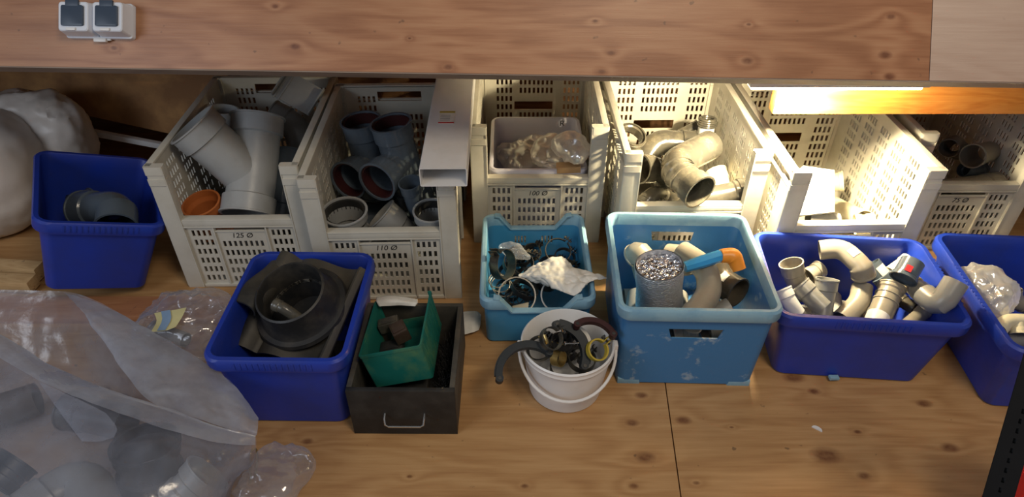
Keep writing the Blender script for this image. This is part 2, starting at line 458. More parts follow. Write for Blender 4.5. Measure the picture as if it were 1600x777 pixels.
NUDGE = {
    'bent brass hook inside the small clear bag#0': (-13.7, 20.9, -34.4),
    'black brush bristles packed beside the green bin#0': (-9.6, 5.4, -0.8),
    'blue handled tool with an orange curved head by the dark elbow#0': (-12.5, -45.8, 42.9),
    'clear glossy bag with a yellow and blue sticker behind the polythene bag#0': (-10.9, -14.1, 7.4),
    'small clear bag with a brass hook beside the polythene bag corner#0': (14.2, -15.2, 24.8),
    'stepped black rubber pipe sleeve under the roof flashing#0': (-1.4, 2.5, -3.8),
    'crumpled whitish bag draped across the scooped crate clamps#0': (-9.6, -7.5, 22.4),
    'crumpled pale paper over the far edge of the black drawer#0': (4.4, -16.5, 15.3),
    'milky bag of small parts filling the pale violet tray#0': (14.9, 69.3, -41.9),
    'milky bag slumped over the tray rim beside the cardboard piece#0': (-15.6, -37.9, 18.9),
    'bright glossy bag end against the lit side of crate 100#0': (-2.1, -68.1, 52.4),
    'brown ceramic block in the green bin by its back wall#0': (2.0, -3.7, 5.4),
    'darker brown block in the green bin under the upper one#0': (-4.0, 16.3, -17.3),
    'dark brown block in the middle of the green bin#0': (4.0, -22.0, 23.7),
    'flat dark piece at the near side of the green bin#0': (5.1, 3.4, -1.9),
    'dusty dark piece in the far corner of the green bin#0': (-11.9, 57.8, -46.0),
    'brownish curved bracket at the far bucket edge#0': (-4.7, -33.8, 38.6),
    'tilted dark clamp ring against the scooped crate wall#0': (2.0, -42.3, 32.2),
    'dark clamp ring lying beside the plastic wrapped part#0': (-19.6, 23.9, -11.2),
    'dark hinged clamp under the thin ring clamp#0': (-5.6, -2.1, 1.0),
    'dark clamp buried at the centre of the scooped crate#0': (-0.3, -50.1, 42.7),
    'dark clamp showing through the wide arching clamp#0': (3.8, -14.8, 11.2),
    'dark clamp on the crate bottom under the white bag#0': (-9.8, -2.8, 8.7),
    'dark clamp low between the wall and the white bag#0': (-14.9, -51.3, 41.5),
    'dark clamp buried among the others in the scooped crate#0': (-4.2, -3.4, 3.1),
    'dark clamp buried among the others in the scooped crate#1': (20.0, -17.4, 14.2),
    'dark clamp buried among the others in the scooped crate#2': (-2.7, 4.4, -5.0),
    'dark clamp buried among the others in the scooped crate#3': (-1.8, 8.5, -7.6),
    'dark clamp buried among the others in the scooped crate#4': (2.2, 2.8, -11.2),
    'dark clamp buried among the others in the scooped crate#5': (-6.7, 10.0, 9.1),
    'dark clamp buried among the others in the scooped crate#7': (0.8, -27.0, 29.2),
    'dark clamp buried among the others in the scooped crate#8': (0.2, -22.5, 25.1),
    'dark clamp with a steel bolt in the bucket by the handle#0': (-0.8, -78.9, 81.9),
    'yellow painted clamp at the bucket wall#0': (-10.2, -40.7, 44.8),
    'dark clamp deep in the bucket under the brackets#0': (3.4, -32.7, 8.0),
    'dark clamp flat on the bucket bottom#0': (-4.2, -44.4, 11.4),
    'orange brown pipe coupler in the corner of the crate marked 125#0': (16.4, -6.4, 6.4),
    'blue grey coupler standing mouth up by the bar marked 110#0': (6.2, -14.0, 11.0),
    'grey coupler with a dark mouth under the end of the white duct#0': (8.5, -21.9, 28.4),
    'dusty ringed coupler against the side wall of crate 90#0': (10.0, 17.2, -13.7),
    'cream coupler on the bottom behind the front bar under the lamp#0': (-1.9, -4.0, 3.8),
    'grey coupler with a round open mouth in crate 75#0': (-34.2, -39.3, 15.5),
    'dim grey coupler next to the corner post of crate 75#0': (27.5, 35.0, -21.6),
    'grey coupler lying under the near edge of the foil duct#0': (-23.1, -84.3, 75.1),
    'short pale coupler lying behind the Y branch arms#0': (6.0, 11.0, -11.2),
    'dark wide coupler inside the polythene bag, mouth upward#0': (-14.1, 20.4, -23.9),
    'pale wide coupler inside the bag near its closed corner#0': (-2.8, -2.4, 8.4),
    'slim grey piece inside the clear glossy bag#0': (9.3, -14.2, 10.8),
    'pale grey socket standing up behind the Y branch, at the back#0': (12.1, -17.8, 4.3),
    'grey elbow with a dark mouth in the middle of the 110 crate#0': (2.7, -28.0, 29.1),
    'largest dusty ribbed bend on top of the heap in crate 90#0': (-29.5, -59.3, 55.1),
    'dusty round bend below the hand hole of crate 90#0': (-5.8, 2.4, -0.8),
    'dusty bend between the crate post and the largest bend#0': (7.3, 36.2, -26.6),
    'pale lit bend squeezed between the largest bend and the wall#0': (-4.9, -9.1, 6.7),
    'dim grey bend in the shaded rear of crate 75#0': (-36.8, -28.0, 16.1),
    'matt grey bend in the tilted tub, dark round mouth towards the bar#0': (18.0, -24.4, 10.4),
    'long swept taupe bend curving around the foil duct#0': (-15.0, -26.6, 34.7),
    'dark shiny elbow with a white sticker, mouth towards the tub#0': (-12.2, 17.4, 2.6),
    'taupe round bend right behind the foil duct#0': (-5.8, -20.5, 16.3),
    'white elbow under the slanting arm of the Y branch#0': (-9.9, -14.9, 13.5),
    'taupe double bend arching highest with a pale sticker#0': (-5.2, 21.2, 28.9),
    'dark small elbow with its mouth up beside the clear bag#0': (2.2, 3.3, -1.0),
    'big grey bend inside the polythene bag#0': (13.5, -31.9, 29.1),
    'grey pipe length on the crate bottom behind the 125 panel#0': (2.5, -3.5, 3.4),
    'dark pipe length lying at the back of the 110 crate bottom#0': (1.3, 7.2, -2.2),
    'dark pipe length lying under the two tees#0': (0.1, -6.3, 1.5),
    'dark thin pipe showing below the white sheet#0': (2.9, 3.4, -2.8),
    'grey pipe seen through the lower hand hole#0': (-10.9, -27.6, 23.7),
    'grey pipe crossing low beside the one in the hand hole#0': (12.9, 19.4, -16.6),
    'grey pipe length buried under the foil duct and bends#0': (0.8, 1.5, -1.5),
    'grey pipe length buried under the foil duct and bends#1': (-0.8, -2.8, -1.6),
    'grey pipe length buried under the foil duct and bends#4': (-3.9, 20.9, 0.3),
    'grey pipe length buried under the foil duct and bends#5': (-0.9, 5.1, -0.4),
    'cream pipe with a collar behind the dark union#0': (10.3, 2.3, 4.3),
    'grey pipe length buried under the heap of small bends#4': (2.3, 3.9, -2.5),
    'grey pipe length buried under the heap of small bends#5': (-7.6, 19.9, -15.1),
    'dark brown pipe deep inside the polythene bag#0': (16.2, -17.2, 19.0),
    'dark pipe length inside the bag behind the big bend#0': (18.9, -24.1, 27.6),
    'short white pipe stub standing with a black screw cap#0': (4.7, 12.6, -6.0),
    'dark glossy tee with its mouth upright next to the white duct#0': (-6.4, 32.0, -18.7),
    'dark glossy tee with a red seal, nearest the crate back corner#0': (40.8, -61.5, 42.5),
    'yellowish pipe tee at the front rim of the last tub#0': (-18.3, -26.4, 18.4),
    'white ring half sunk behind the slate curved bracket#0': (0.2, 1.3, -2.2),
    'small grey blue tab under the front of the heaped tub#0': (-5.7, -7.9, 8.4),
    'bright steel screw lying on the bucket brackets#0': (-1.7, -3.0, 4.6),
    'wide open threaded ring leaning in the top corner of crate 90#0': (4.5, 11.4, -7.8),
    'dark grey union with a red sticker on the yellow labelled pipe#0': (-42.0, -55.0, 48.0),
    'loops of pale wire by the scooped crate wall#0': (3.8, 10.4, -4.1),
    'dark wire coil inside the wide arching clamp#0': (-0.4, 0.5, -0.6),
    'biggest pale grey Y branch lying across the crate marked 125#0': (16.9, -34.5, 20.7),
    'brass coloured clamp low in the bucket near the front#0': (-13.6, -14.4, 15.1),
    'white pipe end sticking out of the banded coupler#0': (-10.6, -16.7, 8.3),
    'small taupe pipe end by the front rim under the last bend#0': (-1.6, -2.3, -8.1),
    'dark elbow hidden below the yellow labelled pipe#0': (-12.0, -17.1, 15.5),
    'dark clamp on the crate bottom beside the wall slots#0': (-2.1, -16.8, 18.2),
    'grey coupler half hidden below the slanting arm of the Y branch#0': (6.0, -0.8, -0.0),
    'banded taupe coupler pointing at the front rim#0': (12.3, 8.1, -11.9),
    'dusty bend with a wide ringed mouth beside the post of crate 90#0': (4.4, 4.7, -11.4),
    'dim grey bend beneath the open coupler of crate 75#0': (-17.7, -5.8, 1.8),
    'taupe bend running down from the arched bend to the rim#0': (-5.2, -0.0, 0.9),
    'dark clamp buried among the others in the bucket#0': (-6.1, 4.2, -15.2),
    'dark clamp buried among the others in the bucket#2': (-18.1, -43.1, 56.2),
    'dark clamp buried among the others in the bucket#3': (-0.8, 4.1, -2.0),
    'dark clamp buried among the others in the bucket#4': (2.1, -0.0, 1.6),
    'second dark clamp deeper in the bucket below the bolt#0': (-12.3, -19.7, 21.3),
    'wide clamp arching at the scooped crate front#0': (-1.3, -4.9, 2.4),
    'pale grey clamp arching behind the bucket rim#0': (1.1, 3.4, -1.7),
}   # small settling moves in millimetres that keep heaped things from cutting into each other
KEY = {}
SEEN = {}


def tag(o, label, cat, group=None, kind=None):
    if o.type == 'MESH':
        k = label + '#' + str(SEEN.get(label, 0))
        SEEN[label] = SEEN.get(label, 0) + 1
        if k in NUDGE:
            o.location += Vector(NUDGE[k]) * .001
        KEY[o.name] = k
    o['label'] = label
    o['category'] = cat
    if group:
        o['group'] = group
    if kind:
        o['kind'] = kind
    return o


def thing(name, label, cat, loc=(0, 0, 0), rot=(0, 0, 0), group=None):
    o = D.objects.new(name, None)
    o.empty_display_size = 0.05
    COL.objects.link(o)
    o.location = loc
    o.rotation_euler = rot
    return tag(o, label, cat, group)


def struct(o):
    o['kind'] = 'structure'
    return o


def rrect(hw, hd, z, r, n=5, cx=0, cy=0):
    r = min(r, hw, hd)
    out = []
    for (sx, sy, a0) in ((1, 1, 0), (-1, 1, 90), (-1, -1, 180), (1, -1, 270)):
        for k in range(n + 1):
            a = R(a0 + 90 * k / n)
            out.append(Vector((cx + sx * (hw - r) + r * math.cos(a), cy + sy * (hd - r) + r * math.sin(a), z)))
    return out


def boolean(ob, cutter):
    """cut `cutter` (MB) out of the object's mesh for good"""
    c = cutter.obj('cutter', M['black'], smooth=False)
    m = ob.modifiers.new('b', 'BOOLEAN')
    m.operation = 'DIFFERENCE'
    m.solver = 'EXACT'
    m.object = c
    par = ob.parent
    ob.parent = None
    dg = bpy.context.evaluated_depsgraph_get()
    me = D.meshes.new_from_object(ob.evaluated_get(dg))
    ob.modifiers.clear()
    ob.parent = par
    ob.data = me
    me.polygons.foreach_set('use_smooth', [True] * len(me.polygons))
    me.set_sharp_from_angle(angle=R(35))
    D.objects.remove(c)


def perf(MBo, w_, h_, t, holes, mat):
    """flat wall in local u (0..w), v (0..h), thickness t with rectangular holes, placed by mat (u->x, v->z, depth->y)"""
    us = sorted({0, w_} | {x for h in holes for x in (h[0], h[2])})
    vs = sorted({0, h_} | {x for h in holes for x in (h[1], h[3])})

    def dd(a):
        r = [a[0]]
        for x in a[1:]:
            if x - r[-1] > 1e-6:
                r.append(x)
        return r
    us, vs = dd(us), dd(vs)
    nu, nv = len(us), len(vs)
    solid = [[True] * (nv - 1) for _ in range(nu - 1)]
    for i in range(nu - 1):
        cu = (us[i] + us[i + 1]) / 2
        for j in range(nv - 1):
            cv = (vs[j] + vs[j + 1]) / 2
            for h in holes:
                if h[0] < cu < h[2] and h[1] < cv < h[3]:
                    solid[i][j] = False
                    break
    V, F = [], []
    for y in (0, t):
        for i in range(nu):
            for j in range(nv):
                V.append((us[i], y, vs[j]))
    q = nu * nv

    def id_(i, j, k):
        return k * q + i * nv + j
    for i in range(nu - 1):
        for j in range(nv - 1):
            if not solid[i][j]:
                continue
            F.append((id_(i, j, 0), id_(i + 1, j, 0), id_(i + 1, j + 1, 0), id_(i, j + 1, 0)))
            F.append((id_(i, j, 1), id_(i, j + 1, 1), id_(i + 1, j + 1, 1), id_(i + 1, j, 1)))
            if i == 0 or not solid[i - 1][j]:
                F.append((id_(i, j, 0), id_(i, j + 1, 0), id_(i, j + 1, 1), id_(i, j, 1)))
            if i == nu - 2 or not solid[i + 1][j]:
                F.append((id_(i + 1, j, 0), id_(i + 1, j, 1), id_(i + 1, j + 1, 1), id_(i + 1, j + 1, 0)))
            if j == 0 or not solid[i][j - 1]:
                F.append((id_(i, j, 0), id_(i, j, 1), id_(i + 1, j, 1), id_(i + 1, j, 0)))
            if j == nv - 2 or not solid[i][j + 1]:
                F.append((id_(i, j + 1, 0), id_(i + 1, j + 1, 0), id_(i + 1, j + 1, 1), id_(i, j + 1, 1)))
    used = sorted({k for f in F for k in f})
    mp = {k: a for a, k in enumerate(used)}
    MBo.add([V[k] for k in used], [[mp[k] for k in f] for f in F], mat)


def text_obj(name, txt, size, mat, parent, loc, rot, shear=0.2):
    cu = D.curves.new(name, 'FONT')
    cu.body = txt
    cu.size = size
    cu.shear = shear
    cu.align_x = 'CENTER'
    cu.extrude = 0.0003
    t = D.objects.new(name, cu)
    COL.objects.link(t)
    dg = bpy.context.evaluated_depsgraph_get()
    me = D.meshes.new_from_object(t.evaluated_get(dg))
    D.objects.remove(t)
    o = D.objects.new(name, me)
    COL.objects.link(o)
    me.materials.clear()
    me.materials.append(mat)
    o.parent = parent
    o.location = loc
    o.rotation_euler = rot
    return o


# ------------------------------------------------------------------ the setting
fk = [Wz(x, y, 0) for x, y in ((1002, 618), (988, 661), (1008, 715), (1291, 712), (1143, 668), (1444, 631), (1484, 700), (1068, 657), (1340, 675), (640, 745), (820, 760), (990, 760), (1350, 744), (1088, 755), (1272, 612), (480, 690), (1240, 590))]
fr_ = [0.012, 0.012, 0.017, 0.026, 0.004, 0.014, 0.015, 0.014, 0.007, 0.005, 0.007, 0.008, 0.012, 0.006, 0.012, 0.01, 0.02]
M['ply'] = wood('plywood_floor', (0.30, 0.145, 0.055), (0.42, 0.235, 0.098), (0.53, 0.325, 0.15), [(p.x, p.y, r) for p, r in zip(fk, fr_)], sc=1.0, rough=0.42, stain=0.35)
seam_a, seam_b = Wz(1040, 603, 0), Wz(1064, 777, 0)
sd = (seam_a - seam_b) / (seam_a.y - seam_b.y)
s0, s1 = seam_b + sd * (-0.6 - seam_b.y), seam_b + sd * (2.7 - seam_b.y)
fl = MB()
g = 0.0015
fl.add([(-3.2, -.6, 0), (s0.x - g, -.6, 0), (s1.x - g, 2.7, 0), (-3.2, 2.7, 0), (-3.2, -.6, -.018), (s0.x - g, -.6, -.018), (s1.x - g, 2.7, -.018), (-3.2, 2.7, -.018)],
       [(0, 1, 2, 3), (7, 6, 5, 4), (0, 4, 5, 1), (1, 5, 6, 2), (2, 6, 7, 3), (3, 7, 4, 0)])
struct(fl.obj('floor', M['ply'], smooth=False))
fl = MB()
fl.add([(s0.x + g, -.6, 0), (3.2, -.6, 0), (3.2, 2.7, 0), (s1.x + g, 2.7, 0), (s0.x + g, -.6, -.018), (3.2, -.6, -.018), (3.2, 2.7, -.018), (s1.x + g, 2.7, -.018)],
       [(0, 1, 2, 3), (7, 6, 5, 4), (0, 4, 5, 1), (1, 5, 6, 2), (2, 6, 7, 3), (3, 7, 4, 0)])
struct(fl.obj('floor', M['ply'], smooth=False))
b_ = MB().box((0, 1.05, -.05), (6.4, 3.3, .05))
struct(b_.obj('trim_1', M['black'], smooth=False))
M['wallwood'] = wood('wall_boards', (0.12, 0.05, 0.02), (0.22, 0.11, 0.05), (0.32, 0.18, 0.09), (), rough=0.6)
struct(MB().box((0, 2.62, .45), (6.4, .04, .9)).obj('wall_back', M['wallwood'], smooth=False))
struct(MB().box((0, 2.17, .91), (6.4, .94, .02)).obj('light_block_deck', M['wallwood'], smooth=False))  # unseen deck, added to keep light from leaking in behind the plank
struct(MB().box((-2.45, 2.0, .45), (.04, 1.2, .9)).obj('light_block_left', M['wallwood'], smooth=False))  # unseen side panel, added to close off side light and keep this end dim
struct(MB().box((2.75, 2.0, .45), (.04, 1.2, .9)).obj('wall_right', M['wallwood'], smooth=False))

# tilted plank: lower front edge A, lower back edge B (world), plank yawed a little
PY0 = 1.47
pa, pb = Wy(0, 103, PY0 + .055), Wy(1600, 128.5, PY0 - .055)
ca = (pa + pb) / 2
ux = (pb - pa).normalized()
tilt = R(36)                       # lean from the vertical
upv = Vector((0, math.sin(tilt), math.cos(tilt)))
nrm = ux.cross(upv).normalized()     # points to the room
if nrm.y > 0:
    nrm = -nrm
upv = nrm.cross(ux).normalized()
if upv.z < 0:
    upv = -upv
PM = Matrix((ux, upv, nrm)).transposed().to_4x4()
PM.translation = ca


def plank_uv(px, py):
    d = ray(px, py)
    t = (ca - Vector((0, 0, CAM_H))).dot(nrm) / d.dot(nrm)
    p = Vector((0, 0, CAM_H)) + d * t - ca
    return p.dot(ux), p.dot(upv)


pk = [(461, 73, .008), (430, 10, .005), (1168, 95, .009), (1383, 86, .010), (1392, 26, .007), (955, 83, .006), (930, 33, .004), (1170, 38, .004), (178, 75, .006), (700, 105, .007), (940, 112, .006), (1390, 120, .009), (640, 60, .003)]
pkk = [(*plank_uv(a, b), r) for a, b, r in pk]
M['plank'] = wood('glulam_plank', (0.27, 0.115, 0.055), (0.39, 0.19, 0.098), (0.48, 0.265, 0.145), pkk, sc=1.2, rough=0.42, stain=0.3, gs=0.8, ring=0.32)
M['plank2'] = wood('pale_plank', (0.40, 0.27, 0.20), (0.46, 0.33, 0.26), (0.52, 0.39, 0.31), pkk, sc=1.5, rough=0.4, stain=0.1, gs=0.9)
us_ = plank_uv(1455, 60)[0]
root = thing('sloping_plank', 'wide knotty brown pine plank sloping above all the crates', 'wooden plank')
root.matrix_world = PM
TH = 0.052
q = MB()
prof = [(0, 0), (.62, 0), (.62, -TH), (0, -TH)]
for (x0, x1, nm_, mt) in ((-2.4, us_ - .0006, 'board', M['plank']), (us_ + .0006, 2.6, 'board', M['plank2'])):
    q = MB().box(((x0 + x1) / 2, .31, -TH / 2), (x1 - x0, .62, TH), bev=.0015)
    q.obj(nm_, mt, root)

M['sawn'] = wood('weathered_edge', (0.20, 0.15, 0.12), (0.28, 0.22, 0.18), (0.34, 0.28, 0.23), (), sc=1.2, rough=0.7)
eo = MB().box((.1, -.0012, -TH / 2 - .0003), (5.0, .0024, TH - .003)).obj('sawn_edge', M['sawn'], root)
eo['label'] = 'weathered grey sawn edge'

# double socket screwed on to the plank
u0, v0 = plank_uv(104, 6)
u1, v1 = plank_uv(208, 59)
su, sv = (u0 + u1) / 2 + .008, (v0 + v1) / 2 - .004
SW = abs(u1 - u0) / 2 / 1.03
SHh = abs(v0 - v1) / 1.03
sock = thing('double_socket', 'pale grey double wall socket with dark hinged lids on the plank', 'socket')
sock.matrix_world = PM @ Matrix.Translation((su, sv, .0008))
for k, sx in enumerate((-1, 1)):
    h = MB()
    cx = sx * (SW / 2 + .001)
    o_ = SW / 2
    rings = [rrect(o_, SHh / 2 + .003, 0, .006, cx=cx), rrect(o_, SHh / 2 + .003, .012, .006, cx=cx), rrect(o_ - .001, SHh / 2, .014, .006, cx=cx), rrect(o_ - .004, SHh / 2 - .004, .044, .007, cx=cx), rrect(o_ - .006, SHh / 2 - .006, .046, .006, cx=cx)]
    h.ringloft(rings)
    ho = h.obj('housing', M['socket'], sock)
    l = MB()
    l.ringloft([rrect(o_ - .013, SHh / 2 - .014, .046, .004, cx=cx, cy=.001), rrect(o_ - .013, SHh / 2 - .014, .050, .004, cx=cx, cy=.001), rrect(o_ - .015, SHh / 2 - .016, .051, .003, cx=cx, cy=.001)])
    l.box((cx, SHh / 2 - .008, .048), (.030, .014, .006), bev=.001)
    l.obj('hinged_lid', M['lid'], sock)
    MB().box((cx - .004, -SHh / 2 + .008, .0475), (.022, .006, .004), bev=.001).obj('lid_catch', M['white'], sock)
g_ = MB().box((0, -SHh / 2 - .005, .008), (.03, .012, .010), bev=.003).box((.016, -SHh / 2 - .004, .006), (.016, .006, .006), bev=.002)
g_.obj('cable_gland', M['white'], sock)

# orange wooden beam below the plank and the strip lamp in front of it
M['beam'] = wood('varnished_beam', (0.42, 0.13, 0.02), (0.56, 0.21, 0.04), (0.66, 0.30, 0.07), (), rough=0.3, sc=2.2, stain=0.05)
BY = 1.70
b0, b1 = Wy(1207, 178.5, BY), Wy(1207, 139, BY)
bx0 = b0.x
bm_ = MB().box(((bx0 + 2.6) / 2, BY + .02, (b0.z + b1.z) / 2 + .01), (2.6 - bx0, .04, abs(b1.z - b0.z) + .02), bev=.002)
o = bm_.obj('wooden_beam', M['beam'])
tag(o, 'varnished orange wooden beam behind the strip lamp above the end crates', 'wooden beam')
post = MB().box((2.5, BY + .07, .30), (.07, .06, .60), bev=.002).obj('support_post', M['beam'], o)
lx0, lx1 = Wy(1165, 137, 1.655).x, Wy(1443, 137, 1.655).x
lz = Wy(1300, 138, 1.655).z
lamp = thing('strip_lamp', 'lit warm white strip lamp fixed along the orange beam', 'lamp', ((lx0 + lx1) / 2, 1.66, lz))
LL = lx1 - lx0
MB().box((0, 0, .026), (LL, .07, .022), bev=.003).obj('housing', M['white'], lamp)
MB().box((0, 0, .008), (LL - .02, .04, .014), bev=.004).obj('diffuser', emit('lamp_diffuser', (1.0, .87, .55), 14), lamp)
for (x, e_, tx) in ((-.13, 88, -.05), (-.09, 50, .55)):
    pl_ = D.lights.new('lamp_light', 'SPOT')
    pl_.energy = e_ * LAMP
    pl_.color = (1.0, .82, .50)
    pl_.shadow_soft_size = .025
    pl_.spot_size = R(152)
    pl_.spot_blend = .35
    po_ = D.objects.new('lamp_light', pl_)
    COL.objects.link(po_)
    po_.parent = lamp
    po_.location = (x, -.020, -.012)
    po_.rotation_euler = Vector((tx, .60, -.80)).to_track_quat('-Z', 'Y').to_euler()


# ------------------------------------------------------------------ slotted grey crates
CW, CD, CH = .42, .60, .436
BAR = .258


def slots(u0, n, rows, pu=.0165, wu=.0085, hv=.022, pv=.034, v0=.03):
    return [(u0 + i * pu, v0 + j * pv, u0 + i * pu + wu, v0 + j * pv + hv) for i in range(n) for j in rows]


def make_crate(label, hz=.20):
    t = thing('slotted_crate', label, 'crate', (0, 0, 0), (0, 0, 0), 'grey slotted crates under the plank')
    T = .004
    rows = range(0, 11)
    bk = MB()
    holes = slots(.055, 4, rows) + slots(CW - .055 - 4 * .0165 + .009, 4, rows)
    mid = [j for j in rows if not (.03 + j * .034 < hz + .042 and .03 + j * .034 + .022 > hz - .008)]
    if hz > .3:
        mid = [j for j in mid if j < 9]
    holes += slots(.142, 8, mid) + [(.122, hz, .268, hz + .034)]
    perf(bk, CW - .03, CH - .01, T, holes, Matrix.Translation((-CW / 2 + .015, CD / 2 - .02, .006)))
    bk.obj('back_wall', M['crate'], t)
    for s_ in (-1, 1):
        sw = MB()
        hl = []
        for u in (.075, .165, .255, .345, .435):
            hl += slots(u, 4, rows, pu=.0155)
        perf(sw, CD - .03, CH - .01, T, hl, Matrix.Translation((s_ * (CW / 2 - .015) + (T / 2 if s_ < 0 else T / 2), -CD / 2 + .02, .006)) @ Matrix.Rotation(PI / 2, 4, 'Z'))
        sw.obj('side_wall', M['crate'], t)
    fl_ = MB().box((0, 0, .008), (CW - .024, CD - .03, .008), bev=.001)
    for i in range(5):
        fl_.box((-.14 + i * .07, 0, .003), (.006, CD - .06, .006))
    fl_.obj('crate_floor', M['crate'], t)
    # rim rails: two long sides and the back, rounded at the corners
    rl = MB()
    hw, hd = CW / 2, CD / 2
    for s_ in (-1, 1):
        rl.box((s_ * (hw - .010), .0, CH - .004), (.020, CD - .012, .008), bev=.002)
        rl.box((s_ * (hw - .0012), .0, CH - .013), (.0024, CD - .03, .018))
        rl.box((s_ * (hw - .006), .0, CH - .055), (.010, CD - .03, .005), bev=.001)
        rl.box((s_ * (hw - .007), .0, CH * .5), (.009, .008, CH - .02))
    rl.box((0, hd - .010, CH - .004), (CW - .02, .020, .008), bev=.002)
    rl.box((0, hd - .006, CH - .055), (CW - .04, .010, .005), bev=.001)
    rl.obj('rim', M['crate'], t)
    for sx in (-1, 1):
        for sy in (-1, 1):
            p = MB()
            pw = .052 if sy < 0 else .03
            cx = sx * (hw - pw / 2)
            # L-shaped corner: front leaf and side leaf with two stacking steps at the top
            p.ringloft([rrect(pw / 2, .010, z, .004, cx=cx, cy=sy * (hd - .010 - i_)) for z, i_ in ((0, .006), (.012, .003), (CH - .062, .003))])
            p.ringloft([rrect(pw / 2, .0115, z, .005, cx=cx, cy=sy * (hd - .0115)) for z in (CH - .060, CH - .040)])
            p.ringloft([rrect(pw / 2 - .002, .010, z, .004, cx=cx, cy=sy * (hd - .0125)) for z in (CH - .040, CH - .026)])
            p.ringloft([rrect(pw / 2, .0115, z, .005, cx=cx, cy=sy * (hd - .0115)) for z in (CH - .026, CH)])
            p.box((sx * (hw - .006), sy * (hd - .042), CH / 2 - .02), (.008, .06, CH - .05), bev=.002)
            p.box((sx * (hw - pw + .002), sy * (hd - .014), CH / 2), (.003, .026, CH - .01))
            p.obj('corner_post', M['crate'], t)
    br = MB()
    iw = CW - 2 * .052
    br.box((0, -hd + .016, BAR - .004), (iw + .004, .026, .007), bev=.002)
    br.box((0, -hd + .006, BAR - .013), (iw + .004, .006, .018), bev=.001)
    br.box((0, -hd + .010, BAR - .026), (iw + .004, .016, .005), bev=.001)
    br.obj('front_bar', M['crate'], t)
    fp = MB()
    fh = BAR - .035
    h = slots(.014, 4, range(0, 6), pu=.0158, v0=.016) + slots(iw - .014 - 3 * .0158 - .0075, 4, range(0, 6), pu=.0158, v0=.016)
    h += slots(.096, 8, range(0, 5), pu=.0158, v0=.010) + [(.086, fh - .016, iw - .086, fh - .004)]
    perf(fp, iw, fh, T, h, Matrix.Translation((-iw / 2, -hd + .010, .008)))
    for x in (.082, iw - .082):
        fp.box((-iw / 2 + x, -hd + .008, .008 + fh / 2), (.004, .008, fh))
    fp.box((0, -hd + .009, .008 + fh - .018), (iw - .168, .006, .003))
    fp.box((0, -hd + .01, .008), (iw, .012, .010), bev=.001)
    fp.obj('front_panel', M['crate'], t)
    return t


def copy_tree(o, parent=None):
    c = o.copy()
    COL.objects.link(c)
    if parent:
        c.parent = parent
    for ch in [x for x in D.objects if x.parent == o]:
        copy_tree(ch, c)
    return c


proto = None
# front-left corner x, front y, width-direction yaw, label, writing
crates = [
    (-.795, 1.60, R(1.0), 'grey slotted crate marked 125, full of wide grey pipes and an orange one', '125 Ø'),
    (-.362, 1.54, R(1.5), 'grey slotted crate marked 110, full of dark glossy pipe branches', '110 Ø'),
    (.082, 1.825, R(0), 'grey slotted crate marked 100 with a pale tray of plastic bags inside', '100 Ø'),
    (.527, 1.672, R(1.0), 'bright lit slotted crate marked 90, holding dusty bends behind the big blue crate', '90 x 4'),
    (.968, 1.575, R(1.5), 'brightest lit slotted crate, nearly empty, directly under the strip lamp', None),
    (1.415, 1.785, R(0), 'half shaded slotted crate marked 75 below the orange beam', '75 Ø'),
]
CR = []
for (cx, fy, yaw, lab, txt) in crates:
    t = None
    if len(CR) in (0, 2):
        t = make_crate(lab, (.374, .2)[len(CR) // 2])
        if proto is None:
            proto = t
        else:
            proto2 = t
    CR.append((t, cx, fy, yaw, lab, txt))
for i, (t, cx, fy, yaw, lab, txt) in enumerate(CR):
    if t is None:
        t = copy_tree(proto if i < 2 else proto2)
    t['label'] = lab
    t.location = (cx, fy, 0) 
    t.rotation_euler = (0, 0, yaw)
    off = Matrix.Rotation(yaw, 3, 'Z') @ Vector((0, CD / 2, 0))
    t.location = Vector((cx, fy, 0)) + off
    CR[i] = t
for t, (cx, fy, yaw, lab, txt) in zip(CR, crates):
    if txt:
        text_obj('handwriting', txt, .024, M['ink'], t, (0, -CD / 2 + .0095, .1885), (PI / 2, 0, 0))


